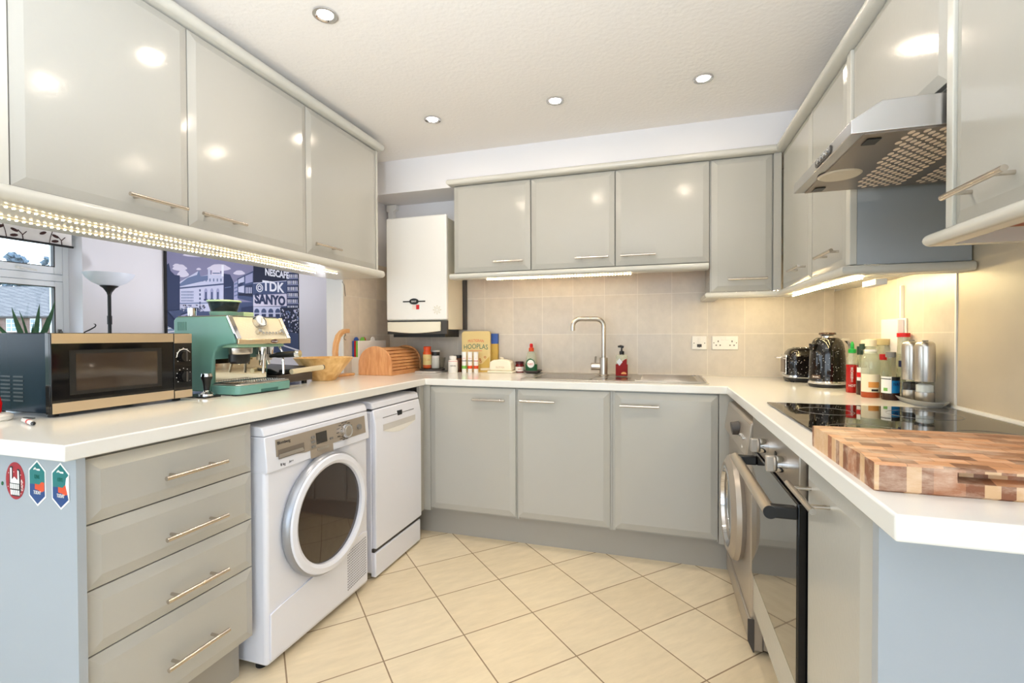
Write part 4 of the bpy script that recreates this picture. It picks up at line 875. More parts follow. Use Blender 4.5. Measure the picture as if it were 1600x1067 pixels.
hy = 2.432+.085; MB().tube([(-1.862, hy, T+.2648), (-1.862, hy, T+.25)]+[(-1.862, hy+.012*math.sin(a)*1.0-.000, T+.236+.014*math.cos(a)) for a in [0.3-(3.9*i/12) for i in range(13)]], .0014, 8).build('hook', BLACK, t)
t = thing('chopping_board_stand', 'white stand for index chopping boards against the left wall behind the bread bin', 'stand', (-1.875, 2.80, T))
MB().box(-1.9035, -1.846, 2.635, 2.965, T, T+.008).box(-1.9035, -1.846, 2.635, 2.638, T+.008, T+.11).box(-1.9035, -1.846, 2.962, 2.965, T+.008, T+.11).build('holder', WPLAS, t, bevel=.001)
for k, (m_, ty_, lab) in enumerate(((BLUE, 2.645, 'blue-tabbed chopping board in the stand, closest to the wall'), (RED, 2.705, 'red-tabbed chopping board in the stand'), (LGREEN, 2.675, 'green-tabbed chopping board in the stand'), (WPLAS, 2.77, 'white chopping board at the front of the stand'))):
    xx = -1.9015+k*.0138; t2 = thing('chopping_board', lab, 'chopping board', (xx, 2.80, T+.009), 'index chopping boards')
    MB().box(xx, xx+.0105, 2.640, 2.955, T+.0085, 1.128).build('board', PAPER if k == 3 else m_, t2, bevel=.001)
    MB().prism([(-.022, 0)]+[(.022*-math.cos(PI*i/10), .024*math.sin(PI*i/10)) for i in range(1, 10)]+[(.022, 0)], (xx+.002, ty_+.03, 1.1283), Y, Z, X, .007).build('tab', m_, t2)
t = thing('bread_bin', 'wooden roll-top bread bin with arched ends in the left corner', 'bread bin', (-1.695, 2.77, T))
arch = [(-.12, 0), (.12, 0), (.12, .07)]+[(.12*math.cos(PI*i/16), .07+.112*math.sin(PI*i/16)) for i in range(1, 16)]+[(-.12, .07)]
for yy in (2.580, 2.952): MB().prism(arch, (-1.695, yy, T), X, Z, Y, .012).build('end_panel', OAK, t, bevel=.003)
sl = MB()
arc_ = [(.112, .018), (.112, .07)]+[(.112*math.cos(PI*i/40), .07+.104*math.sin(PI*i/40)) for i in range(1, 20)]
for i in range(10):
    z0 = .030+i*.0205
    def surf(h):
        return .111 if h < .07 else .111*math.sqrt(max(0, 1-((h-.07)/.104)**2))
    a, b = surf(z0), surf(z0+.0185)
    if z0+.0190 > .172: break
    sl.prism([(a-.004, z0), (a+.001, z0+.003), (b+.001, z0+.0155), (b-.004, z0+.0180), (b-.008, z0+.0180), (a-.008, z0)], (-1.695, 2.5925, T), X, Z, Y, .359)
sl.build('tambour', OAK, t, ang=20)
MB().box(-1.81, -1.582, 2.5925, 2.9515, T, T+.012).box(-1.592, -1.580, 2.5925, 2.9515, T+.012, T+.028).prism([(-.113, .012), (-.113, .07)]+[(-.113*math.cos(PI*i/24), .07+.105*math.sin(PI*i/24)) for i in range(1, 11)]+[(-.113*math.cos(PI*i/24)*.93, .07+.098*math.sin(PI*i/24)) for i in range(10, 0, -1)]+[(-.105, .07), (-.105, .012)], (-1.695, 2.5925, T), X, Z, Y, .359).build('shell', OAK, t)
MB().sphere((-1.581, 2.775, T+.042), .008).build('knob', OAK, t)

# ================================================================== BACK WORKTOP
t = thing('kitchen_scale', 'flat kitchen scale with a clear bowl beside the bread bin', 'scale', (-1.475, 2.90, T))
MB().box(-1.548, -1.395, 2.815, 3.015, T, T+.012).build('base', mat('scale_silver', (206, 204, 202), .3, .4), t, bevel=.004)
MB().cyl((-1.472, 2.925, T+.0122), (-1.472, 2.925, T+.024), .085, n=40).build('platform', DGREY, t)
MB().lathe((-1.472, 2.925, T+.0245), [(0, 0), (.070, 0), (.080, .010), (.092, .075), (.0895, .075), (.078, .012), (.068, .003), (0, .003)], 44).build('bowl', GLASS, t)
bz = T+.0285
def jar(name, lab, cat, x, y, z, prof, m, lid=None, lm=None, label=None, lbm=PAPER, grp=None, n=28, liquid=None, txt=None, extra=None, tm=None):
    t = thing(name, lab, cat, (x, y, z), grp)
    MB().lathe((x, y, z), prof, n).build('body', m, t)
    if lid: MB().lathe((x, y, z), lid, n).build('cap', lm, t)
    if liquid: MB().lathe((x, y, z), liquid[0], n).build('contents', liquid[1], t)
    if label:
        r, z0, z1 = label; MB().lathe((x, y, z), [(r, z0), (r+.0006, z0), (r+.0006, z1), (r, z1)], n).build('label', lbm, t)
    if txt:
        s, size, r, zz = txt; v = Vector((-x, -y, 0)).normalized(); text(s, size, Vector((x, y, z+zz))+v*(r+.0012), Vector((-v.y, v.x, 0)), Z, tm or BLACKINK, t, bend=0)
    return t
jar('supplement_bottle', 'orange supplement bottle with an orange cap in the clear bowl', 'bottle', -1.497, 2.900, bz, [(0, 0), (.027, 0), (.029, .004), (.029, .104), (.022, .116), (.022, .1195), (0, .1195)], mat('orange_bottle', (214, 84, 28), .2), [(0, .12), (.025, .12), (.025, .143), (.022, .146), (0, .146)], ORANGE, (.0292, .022, .092), YELLOW, txt=('C 1000', .011, .0298, .055), tm=REDINK)
jar('supplement_bottle', 'small white bottle behind the orange one in the clear bowl', 'bottle', -1.522, 2.948, bz, [(0, 0), (.0135, 0), (.0145, .003), (.0145, .085), (.012, .094), (0, .094)], WPLAS, [(0, .0945), (.014, .0945), (.014, .110), (0, .110)], WPLAS, (.0147, .02, .06), CREAM)
jar('supplement_tub', 'grey-white tub with a black lid in the clear bowl', 'tub', -1.440, 2.908, bz, [(0, 0), (.025, 0), (.026, .003), (.026, .084), (0, .086)], mat('tub_grey', (206, 204, 206), .35), [(0, .0865), (.027, .0865), (.027, .108), (0, .108)], BLACK)
jar('supplement_tub', 'dark tub with a white lid at the back of the clear bowl', 'tub', -1.462, 2.958, bz, [(0, 0), (.026, 0), (.027, .003), (.027, .104), (0, .106)], BLACK, [(0, .1065), (.028, .1065), (.028, .118), (0, .118)], WPLAS)
jar('pill_bottle', 'white square-shouldered pill bottle with a red line beside the scale', 'bottle', -1.318, 2.920, T, [(0, 0), (.030, 0), (.032, .003), (.032, .078), (.026, .086), (.020, .088), (.020, .091), (0, .091)], WPLAS, [(0, .0913), (.024, .0913), (.024, .110), (.021, .112), (0, .112)], WPLAS, (.0322, .076, .078), RED, txt=('METABI', .011, .0322, .046))
jar('coffee_jar', 'brown jar with a black lid behind the white pill bottle', 'jar', -1.316, 3.008, T, [(0, 0), (.036, 0), (.037, .004), (.037, .086), (.030, .094), (0, .094)], mat('brown_jar', (88, 50, 30), .2), [(0, .0945), (.034, .0945), (.034, .113), (0, .113)], BLACK)
# cereal boxes
t = thing('cereal_box', 'yellow cereal box with green lettering standing behind three white tubes', 'box', (-1.19, 3.03, T))
tl = Vector((.983, .18, 0)).normalized(); tn = Vector((.18, -.983, 0)).normalized(); bo = Vector((-1.284, 2.992, T))
MB().prism([(0, 0), (.196, 0), (.196, .266), (.186, .276), (.014, .276), (0, .262)], bo, tl, Z, -tn, .034).build('carton', YELLOW, t, bevel=.001)
MB().prism([(.10, .0), (.190, .0), (.190, .105), (.165, .08), (.14, .055), (.115, .05), (.10, .06)], bo+tn*.0002, tl, Z, tn, .0004).build('gold_panel', GOLD, t, smooth=False)
text('MULTIGRAIN', .026, bo+tl*.098+Z*.212+tn*.0008, tl, Z, REDINK, t, bend=1.6, squeeze=.72)
text('HOOPLAS', .047, bo+tl*.096+Z*.172+tn*.0008, tl, Z, TEALTXT, t, bend=.9, squeeze=.80)
MB().prism([(.05, .142), (.14, .142), (.14, .145), (.05, .145)], bo+tn*.0003, tl, Z, tn, .0004).build('strapline', REDINK, t, smooth=False)
ho = MB()
for a, b in ((.068, .118), (.088, .123), (.160, .100), (.125, .085), (.13, .07), (.105, .098)):
    c_ = bo+tl*a+Z*b+tn*.0012; ho.tube([c_+(tl*math.cos(2*PI*i/14)+Z*math.sin(2*PI*i/14))*.006 for i in range(14)], .0016, 5, closed=True)
ho.build('hoop_print', mat('hoop_orange', (196, 96, 40), .5), t)
MB().prism([(.128, .012), (.190, .012), (.190, .028), (.128, .026)], bo+tn*.0008, tl, Z, tn, .0004).build('corner_label', CREAM, t, smooth=False)
t = thing('cereal_box', 'narrow blue and gold box peeping out behind the yellow cereal box', 'box', (-1.06, 3.07, T))
MB().box(-1.10, -1.052, 3.066, 3.090, T, 1.103).build('carton', GOLD, t, smooth=False); MB().box(-1.10, -1.052, 3.066, 3.090, 1.1032, 1.172).build('blue_top', BLUE, t, smooth=False)
for k, (x, y, lab, m_) in enumerate(((-1.247, 2.945, 'leftmost of the three white tablet tubes, with a green band', LGREEN), (-1.208, 2.952, 'middle one of the three white tablet tubes', ORANGE), (-1.168, 2.958, 'rightmost of the three white tablet tubes, with a red band', RED))):
    t = jar('tablet_tube', lab, 'tube', x, y, T, [(0, 0), (.015, 0), (.0155, .002), (.0155, .112), (0, .112)], WPLAS, [(0, .1122), (.0165, .1122), (.0165, .136), (.015, .138), (0, .138)], WPLAS, (.0156, .076, .080), (NAVY, NAVY, RED)[k], 'white tablet tubes', txt=('ZINC' if k == 0 else 'MULTI' if k == 1 else 'C', .008, .0158, .095), tm=REDINK)
    MB().lathe((x, y, T), [(.0156, .026), (.0161, .026), (.0161, .046), (.0156, .046)], 28).build('band', m_ if k != 2 else ORANGE, t)
jar('spice_jar', 'small jar with a white cap hidden behind the butter dish', 'jar', -1.055, 3.040, T, [(0, 0), (.018, 0), (.019, .002), (.019, .062), (0, .064)], mat('spice_brown', (120, 84, 58), .3), [(0, .0645), (.018, .0645), (.018, .082), (0, .082)], WPLAS)
t = thing('butter_dish', 'cream ceramic butter dish with a knobbed lid', 'butter dish', (-1.0, 3.0, T))
MB().box(-1.088, -.912, 2.952, 3.050, T, T+.014).build('base', CREAMC, t, bevel=.006, seg=3)
MB().prism([(-.078, 0), (.078, 0), (.074, .056), (.055, .068), (.020, .074), (-.020, .074), (-.055, .068), (-.074, .056)], (-1.0, 2.963, T+.0145), X, Z, Y, .076).build('lid', CREAMC, t, bevel=.008, seg=3)
MB().lathe((-1.0, 3.0, T+.088), [(0, 0), (.009, 0), (.013, .008), (.010, .014), (0, .015)], 20).build('knob', CREAMC, t)
text('BUTTER', .017, (-1.0, 2.9615, T+.036), X, Z, mat('butter_print', (206, 186, 160), .5), t)
jar('jam_jar', 'small jar of red jam with a dark lid beside the green washing-up bottle', 'jar', -.893, 3.055, T, [(0, 0), (.026, 0), (.029, .004), (.029, .048), (.024, .056), (.024, .058), (0, .058)], JAM, [(0, .0583), (.028, .0583), (.028, .071), (.026, .073), (0, .073)], MAROON, (.0291, .008, .038), PAPER, txt=('JAM', .014, .0298, .022), tm=REDINK)
tag(MB().lathe((-.792, 3.015, T), [(0, 0), (.038, 0), (.056, .014), (.060, .017), (.060, .020), (.054, .018), (.036, .006), (0, .006)], 40, power=3.).build('soap_dish', DDISH), 'dark shallow dish under the green washing-up bottle', 'dish')
t = thing('washing_up_bottle', 'clear and green washing-up liquid bottle with a red cap behind the sink', 'bottle', (-.802, 3.018, T+.0064))
wc = Vector((-.802, 3.018, T+.0066))
MB().lathe(wc, [(0, 0), (.028, 0), (.031, .005), (.031, .060), (.029, .090), (.022, .118), (.015, .136), (0, .136)], 32, sx=1.25, sy=.75).build('body', CLEARP, t)
MB().lathe(wc, [(.0315, .006), (.0318, .006), (.0318, .052), (.0315, .052)], 32, sx=1.25, sy=.75).build('label', DGREEN, t)
lab = MB().prism([(.030*math.cos(2*PI*i/32), .034*math.sin(2*PI*i/32)) for i in range(32)], wc-Y*.0245+Z*.055, X, Z, -Y, .0006).build('badge_ring', DGREEN, t, smooth=False)
MB().prism([(.024*math.cos(2*PI*i/32), .026*math.sin(2*PI*i/32)) for i in range(32)], wc-Y*.0252+Z*.055+X*.002, X, Z, -Y, .0005).build('badge', PAPER, t, smooth=False)
text('FAIRY', .020, wc-Y*.0260+Z*.052, X, Z, RED, t, squeeze=.75)
MB().lathe(wc, [(0, .1363), (.017, .1363), (.0165, .158), (.011, .160), (0, .160)], 24).build('collar', ORANGE, t)
MB().lathe(wc, [(0, .1603), (.0105, .1603), (.0115, .178), (.008, .186), (0, .187)], 20).build('cap', RED, t)
t = thing('soap_dispenser', 'red and clear pump soap bottle with a black pump standing behind the half bowl', 'soap dispenser', (-.212, 2.868, T+.005))
sc = Vector((-.212, 2.868, T+.0052))
MB().lathe(sc, [(0, 0), (.032, 0), (.034, .004), (.034, .118), (.030, .125), (.014, .128), (0, .128)], 36, sx=1, sy=.72, power=3.2).build('body', CLEARP, t)
MB().prism([(-.031, .004), (.031, .004), (.031, .104), (.020, .100), (.006, .088), (-.010, .080), (-.024, .074), (-.031, .070)], sc-Y*.0247, X, Z, -Y, .0006).build('label', SOAPR, t, smooth=False)
MB().lathe(sc, [(.0343, .004), (.0347, .004), (.0347, .070), (.0343, .070)], 36, sx=1, sy=.72, power=3.2).build('red_sleeve', SOAPR, t)
MB().prism([(-.017, 0), (0, .022), (.017, 0), (0, -.022)], sc-Y*.0254+Z*.084-X*.011, X, Z, -Y, .0005).build('badge', mat('badge_silver', (206, 208, 214), .4), t, smooth=False)
MB().prism([(.012*math.cos(PI*i/10)*1.3, .013*math.sin(PI*i/10)) for i in range(11)], sc-Y*.0255+Z*.014+X*.014, X, Z, -Y, .0004).build('fruit_print', mat('fruit_peach', (226, 160, 96), .5), t, smooth=False)
MB().lathe(sc, [(0, .1283), (.014, .1283), (.014, .146), (.006, .150), (.004, .170), (0, .170)], 22).tube([sc+Z*.171+X*.012, sc+Z*.176-X*.006, sc+Z*.174-X*.022], [.007, .008, .005], 12).build('pump', BLACK, t)
# sockets on the back wall
def plate(y, x0, x1, z0, z1, name, lab, kind):
    t = thing(name, lab, 'socket' if kind != 'spur' else 'switch', ((x0+x1)/2, y, z0))
    MB().box(x0, x1, y-.010, y, z0, z1).build('faceplate', WPLAS, t, bevel=.003)
    cx, cz = (x0+x1)/2, (z0+z1)/2; s = MB()
    if kind == 'spur':
        MB().box(cx-.008, cx+.008, y-.014, y-.0101, cz+.004, cz+.030).build('rocker_switch', WPLAS, t, bevel=.002)
        s.box(cx-.013, cx+.013, y-.0106, y-.0101, cz-.026, cz-.008)
        for a in (-.030, .030): s.cyl((cx+a, y-.0101, cz-.002), (cx+a, y-.0112, cz-.002), .003, n=10)
        s.cyl((cx, y-.0101, cz-.026), (cx, y-.0112, cz-.026), .003, n=10)
    else:
        for a in (-.038, .038):
            s.box(cx+a-.003, cx+a+.003, y-.0108, y-.0101, cz+.004, cz+.014)
            for b in (-.011, .011): s.box(cx+a+b-.0035, cx+a+b+.0035, y-.0108, y-.0101, cz-.018, cz-.011)
            MB().box(cx+a*.33-.009, cx+a*.33+.009, y-.013, y-.0101, cz+.014, cz+.030).build('rocker_switch', WPLAS, t, bevel=.002)
        for a in (-.062, .062): s.cyl((cx+a, y-.0101, cz), (cx+a, y-.0112, cz), .003, n=10)
    s.build('slots', DGREY, t, smooth=False)
plate(3.0935, .189, .273, 1.071, 1.153, 'fused_switch', 'single white fused switch plate on the back wall tiles', 'spur')
plate(3.0935, .302, .446, 1.071, 1.153, 'double_socket', 'double white socket on the back wall tiles left of the toaster', 'double')
t = thing('wall_connection_plate', 'white connection plate with a box on the right wall behind the bottles', 'plate', (.935, 2.36, 1.09))
MB().box(.930, .9385, 2.262, 2.478, 1.075, 1.225).build('faceplate', WPLAS, t, bevel=.003); MB().box(.906, .9295, 2.268, 2.395, 1.080, 1.220).build('cover_box', mat('cover_lilac', (226, 222, 230), .4), t, bevel=.003)
tag(MB().box(.927, .9385, 2.292, 2.304, 1.2255, 1.356).build('cable_trunking', WPLAS, bevel=.001), 'white cable trunking running down the right wall tiles', 'trunking')
tag(MB().box(.70, .735, 1.91, 2.02, 1.329, 1.349).build('led_driver', WPLAS, bevel=.002), 'small white power box under the right corner cabinets', 'power box')
tag(MB().tube([(-1.903, 2.545, 1.50), (-1.903, 2.565, 1.48), (-1.902, 2.570, 1.44), (-1.902, 2.575, 1.412)], .002, 8).build('cable', MGREY), 'thin cable hanging at the edge of the left wall tiles', 'cable')
# ================================================================== RIGHT WORKTOP
SPK = bpy.data.materials.new('speckled_black'); SPK.use_nodes = True
nt = SPK.node_tree; b_ = nt.nodes['Principled BSDF']; b_.inputs['Roughness'].default_value = .08
g_ = nt.nodes.new('ShaderNodeNewGeometry'); v_ = nt.nodes.new('ShaderNodeTexVoronoi'); v_.inputs['Scale'].default_value = 95
r_ = nt.nodes.new('ShaderNodeValToRGB'); r_.color_ramp.elements[0].position = .10; r_.color_ramp.elements[1].position = .17
r_.color_ramp.elements[0].color = lin((200, 204, 210)); r_.color_ramp.elements[1].color = lin((18, 15, 14))
nt.links.new(g_.outputs['Position'], v_.inputs['Vector']); nt.links.new(v_.outputs['Distance'], r_.inputs['Fac']); nt.links.new(r_.outputs['Color'], b_.inputs['Base Color'])
t = thing('toaster', 'black speckled toaster with a chrome end in the back right corner', 'toaster', (.765, 2.845, T))
rr = lambda x0, x1, y0, y1, r, n=6: [(cx+r*math.cos(a0+PI/2*i/n), cy+r*math.sin(a0+PI/2*i/n)) for cx, cy, a0 in ((x1-r, y1-r, 0), (x0+r, y1-r, PI/2), (x0+r, y0+r, PI), (x1-r, y0+r, 1.5*PI)) for i in range(n+1)]
def loft(b, rings, m=0):
    """rings: list of (polygon, z)"""
    n = len(rings[0][0]); vs = [(x, y, z) for p, z in rings for x, y in p]
    fs = [(i*n+j, i*n+(j+1) % n, (i+1)*n+(j+1) % n, (i+1)*n+j) for i in range(len(rings)-1) for j in range(n)]+[list(range(n))[::-1], list(range((len(rings)-1)*n, len(rings)*n))]
    return b.add(vs, fs, m)
tx0, tx1, ty0, ty1 = .632, .905, 2.762, 2.932
def inset(d, r): return rr(tx0+d, tx1-d, ty0+d, ty1-d, r)
loft(MB(), [(inset(.010, .035), T+.006), (inset(.008, .035), T+.016), (inset(.010, .035), T+.022)]).build('base', BLACK, t)
loft(MB(), [(inset(.006, .04), T+.0222), (inset(.002, .04), T+.027), (inset(.003, .04), T+.036)]).build('chrome_band', CHROME, t)
loft(MB(), [(inset(.006, .04), T+.0362), (inset(.004, .04), T+.09), (inset(.006, .04), T+.13), (inset(.014, .04), T+.155), (inset(.026, .04), T+.170), (inset(.040, .035), T+.176)]).build('body', SPK, t)
for a in (2.815, 2.862): MB().box(.68, .865, a, a+.022, T+.1765, T+.180).build('slot', CHROME, t, bevel=.001)
MB().box(.629, .6365, 2.792, 2.902, T+.040, T+.142).build('end_plate', CHROME, t, bevel=.004)
MB().box(.626, .6288, 2.808, 2.886, T+.048, T+.118).build('control_panel', mat('toaster_panel', (120, 104, 92), .25, .6), t, bevel=.001)
MB().box(.592, .6255, 2.82, 2.874, T+.122, T+.129).build('lever', CHROME, t, bevel=.002)
for x, y in ((.66, 2.79), (.88, 2.79), (.66, 2.90), (.88, 2.90)): MB().cyl((x, y, T), (x, y, T+.006), .01, n=12).build('foot', BLACK, t)

t = thing('kettle', 'black speckled kettle with a chrome handle beside the toaster', 'kettle', (.762, 2.585, T))
kc = Vector((.757, 2.585, T))
MB().lathe(kc, [(0, 0), (0.0706, 0), (0.0756, .006), (0.0756, .014), (0, .016)], 48).build('power_base', BLACK, t)
MB().lathe(kc, [(0, .0162), (0.0773, .0162), (0.0785, .020), (0.0785, .026), (0.0756, .030), (0, .030)], 48).build('chrome_band', CHROME, t)
MB().lathe(kc, [(0, .0302), (0.0752, .0302), (0.0760, .06), (0.0743, .12), (0.0706, .17), (0.0655, .20), (0.0571, .220), (0.0454, .230), (0.0386, .232), (0, .232)], 56).build('body', SPK, t)
MB().lathe(kc, [(0, .2322), (0.0286, .2322), (0.0269, .240), (0.0302, .246), (0, .246)], 36).build('lid_stem', CHROME, t)
MB().lathe(kc, [(0, .2462), (0.0336, .2462), (0.0353, .250), (0.0319, .256), (0, .258)], 36).build('lid_knob', mat('knob_brown', (60, 40, 34), .2), t)
hd = Vector((.93, .37, 0)).normalized(); hs = Vector((-.37, .93, 0)).normalized()
pts = [(.050, .214), (.070, .224), (.098, .222), (.118, .200), (.126, .16), (.122, .12), (.110, .085), (.092, .064), (.0765, .054)]
hb = MB(); vs = []; 
for i, (a, z) in enumerate(pts):
    p0 = Vector(pts[max(0, i-1)]); p1 = Vector(pts[min(len(pts)-1, i+1)]); q = (p1-p0).normalized(); nn = Vector((q.y, -q.x))
    for s, o in ((-.013, -.007), (.013, -.007), (.010, .006), (-.010, .006)):
        vs.append(kc+hd*(a+nn.x*o*-1)+Z*(z+nn.y*o*-1)+hs*s)
fs = [(i*4+j, i*4+(j+1) % 4, (i+1)*4+(j+1) % 4, (i+1)*4+j) for i in range(len(pts)-1) for j in range(4)]+[(0, 1, 2, 3), tuple((len(pts)-1)*4+j for j in range(4))]
hb.add(vs, fs).build('handle', mat('kettle_handle', (232, 232, 234), .22, .85), t, bevel=.003, ang=50)
sp_d = -hd; hb = MB().prism([(-.018, 0), (.018, 0), (.012, -.035), (-.012, -.035)], kc+sp_d*.054+Z*.205, hs, Z, sp_d, .028).build('spout', SPK, t, bevel=.004)
v = Vector((-kc.x, -kc.y, 0)).normalized(); w_ = Vector((-v.y, v.x, 0))
bp_ = kc+v*.0906+Z*.050-w_*.035*(-1)*(-1)
MB().prism([(-.021, -.008), (.021, -.008), (.021, .008), (-.021, .008)], kc+(v*.83-w_*.56).normalized()*.0750+Z*.050, (w_*.83+v*.56).normalized(), Z, (v*.83-w_*.56).normalized(), .003).build('badge', mat('kettle_badge', (108, 88, 74), .25, .7), t, bevel=.0008)
text('Breville', .0095, kc+(v*.83-w_*.56).normalized()*.0786+Z*.050, (w_*.83+v*.56).normalized(), Z, PAPER, t)

# sauces and jars
def turned_label(t, x, y, z, r, z0, z1, m, a0=-1.0, a1=1.0, name='label', dr=.0008):
    """label wrapping part of a bottle, centred on the side that faces the room"""
    f = math.atan2(-y, -x); n = 14; b = MB(); vs = []; fs = []
    for i in range(n+1):
        a = f+a0+(a1-a0)*i/n
        for q in (0, dr):
            for zz in (z0, z1): vs.append((x+(r+q)*math.cos(a), y+(r+q)*math.sin(a), z+zz))
    for i in range(n):
        o = i*4; p = o+4; fs += [(o, p, p+1, o+1), (o+2, o+3, p+3, p+2), (o, o+2, p+2, p), (o+1, p+1, p+3, o+3)]
    fs += [(0, 1, 3, 2), (n*4, n*4+2, n*4+3, n*4+1)]
    return b.add(vs, fs).build(name, m, t)
x, y = .785, 2.365
t = jar('chilli_sauce_bottle', 'red chilli sauce bottle with a green nozzle cap next to the kettle', 'bottle', x, y, T, [(0, 0), (.021, 0), (.022, .004), (.022, .118), (0, .120)], SRI)
MB().lathe((x, y, T), [(.022, .1203), (.022, .126), (.018, .150), (.012, .168), (0, .168)], 28).build('shoulder', CLEARP, t)
MB().lathe((x, y, T), [(0, .1683), (.0145, .1683), (.0145, .184), (.007, .186), (.007, .205), (.003, .216), (0, .216)], 24).build('cap', GREEN, t)
for k, (s, sz, zz) in enumerate((('SRIRACHA', .016, .085), ('HOT', .018, .030), ('CHILI', .012, .055))): 
    vv = Vector((-x, -y, 0)).normalized(); ww = Vector((-vv.y, vv.x, 0)); text(s, sz*.8, Vector((x, y, T+zz))+vv*.0232, Z if k != 1 else ww, -ww if k != 1 else Z, PAPER, t, squeeze=.8)
x, y = .798, 2.290
t = jar('sauce_bottle', 'dark sauce bottle with a fruit label right of the chilli sauce', 'bottle', x, y, T, [(0, 0), (.021, 0), (.0225, .004), (.0225, .062), (0, .063)], SOY)
MB().lathe((x, y, T), [(.0225, .0632), (.0225, .125), (.014, .155), (.0115, .185), (0, .185)], 28).build('glass_neck', GLASS, t)
turned_label(t, x, y, T, .0226, .058, .112, PAPER); turned_label(t, x, y, T, .0236, .072, .092, RED, -1.0, -.2, 'fruit_print')
MB().lathe((x, y, T), [(0, .1853), (.013, .1853), (.013, .208), (0, .210)], 24).build('cap', mat('cap_green_dark', (40, 60, 46), .4), t)
x, y = .795, 2.207
t = jar('cordial_bottle', 'large clear sauce bottle with a cream cap and an orange-panelled label', 'bottle', x, y, T, [(0, 0), (.030, 0), (.0315, .004), (.0315, .052), (0, .053)], SAUCE, n=32)
MB().lathe((x, y, T), [(.0315, .0532), (.0315, .110), (.032, .135), (.026, .165), (.018, .190), (.0165, .200), (0, .2)], 32).build('upper_bottle', CLEARP, t)
turned_label(t, x, y, T, .0318, .022, .092, CREAM, -1.15, 1.15); turned_label(t, x, y, T, .0328, .040, .062, mat('label_orange', (222, 150, 70), .5), -.2, .9, 'label_panel'); turned_label(t, x, y, T, .0328, .026, .034, BLACKINK, .1, .8, 'barcode')
turned_label(t, x, y, T, .0205, .172, .188, PAPER, -1.2, 1.2, 'neck_label')
MB().lathe((x, y, T), [(0, .2003), (.0185, .2003), (.0185, .226), (.017, .228), (0, .228)], 28).build('cap', CREAM, t)
x, y = .836, 2.142
t = jar('soy_sauce_bottle', 'small clear soy sauce bottle with a grey cap and a blue and white label', 'bottle', x, y, T, [(0, 0), (.027, 0), (.0285, .004), (.0285, .030), (0, .031)], SOY, n=32)
MB().lathe((x, y, T), [(.0285, .0312), (.0285, .098), (.024, .112), (.0145, .130), (.0125, .160), (0, .16)], 32).build('upper_bottle', GLASS, t)
turned_label(t, x, y, T, .0288, .026, .088, PAPER, -1.3, .1); turned_label(t, x, y, T, .0288, .026, .088, BLACKINK, .1, 1.3, 'dark_label'); turned_label(t, x, y, T, .0298, .028, .074, LBLUE, .12, 1.1, 'blue_label')
turned_label(t, x, y, T, .0298, .078, .081, BLACKINK, -1.25, .05, 'label_rule'); turned_label(t, x, y, T, .0298, .034, .046, mat('eco_green', (120, 176, 90), .5), -.75, -.3, 'eco_mark')
vv = Vector((-x, -y, 0)).normalized(); ww = Vector((-vv.y, vv.x, 0)); dd_ = (vv*.80+ww*.6).normalized(); text('NAT', .017, Vector((x, y, T+.060))+dd_*.0318, Vector((-dd_.y, dd_.x, 0)), Z, NAVY, t, squeeze=.8)
MB().lathe((x, y, T), [(0, .1603), (.0165, .1603), (.0165, .180), (0, .181)], 24).build('cap', MGREY, t)
# back row, against the right wall
jar('storage_jar', 'glass jar with a beige lid behind the clear sauce bottle', 'jar', .880, 2.352, T, [(0, 0), (.036, 0), (.038, .004), (.038, .19), (.030, .203), (0, .203)], CLEARP, [(0, .2033), (.034, .2033), (.034, .228), (0, .229)], mat('lid_beige', (190, 176, 130), .5))
jar('storage_jar', 'glass jar with a cream lid behind the dark sauce bottle', 'jar', .878, 2.445, T, [(0, 0), (.034, 0), (.036, .004), (.036, .19), (.030, .203), (0, .203)], CLEARP, [(0, .2033), (.034, .2033), (.034, .222), (0, .223)], CREAM)
jar('vinegar_bottle', 'dark green capped bottle behind the chilli sauce bottle', 'bottle', .826, 2.402, T, [(0, 0), (.020, 0), (.021, .003), (.021, .12), (.010, .16), (0, .16)], CLEARP, [(0, .1603), (.0115, .1603), (.0115, .195), (0, .196)], mat('cap_dark_green', (30, 56, 44), .4))
jar('food_colour_bottle', 'small bottle with a red cap between the clear sauce bottle and the soy sauce', 'bottle', .852, 2.247, T, [(0, 0), (.017, 0), (.018, .003), (.018, .13), (.011, .145), (0, .145)], CLEARP, [(0, .1453), (.0125, .1453), (.0125, .168), (0, .169)], RED)
jar('fish_sauce_bottle', 'bottle with a navy cap behind the soy sauce', 'bottle', .892, 2.185, T, [(0, 0), (.019, 0), (.020, .003), (.020, .105), (.012, .122), (0, .122)], GLASS, [(0, .1223), (.0135, .1223), (.0135, .146), (0, .147)], NAVY)
jar('spice_jar', 'glass spice jar with a brown copper lid left of the mills', 'jar', .902, 2.126, T, [(0, 0), (.021, 0), (.022, .003), (.022, .115), (0, .117)], GLASS, [(0, .1173), (.023, .1173), (.023, .142), (0, .143)], mat('lid_copper', (132, 92, 66), .3, .6), (.0221, .03, .075), PAPER)
jar('oil_bottle', 'clear oil bottle with a bright red cap behind the steel mills', 'bottle', .912, 2.232, T, [(0, 0), (.021, 0), (.022, .003), (.022, .15), (.018, .21), (.018, .236), (0, .236)], CLEARP, [(0, .2363), (.021, .2363), (.021, .252), (0, .253)], RED)
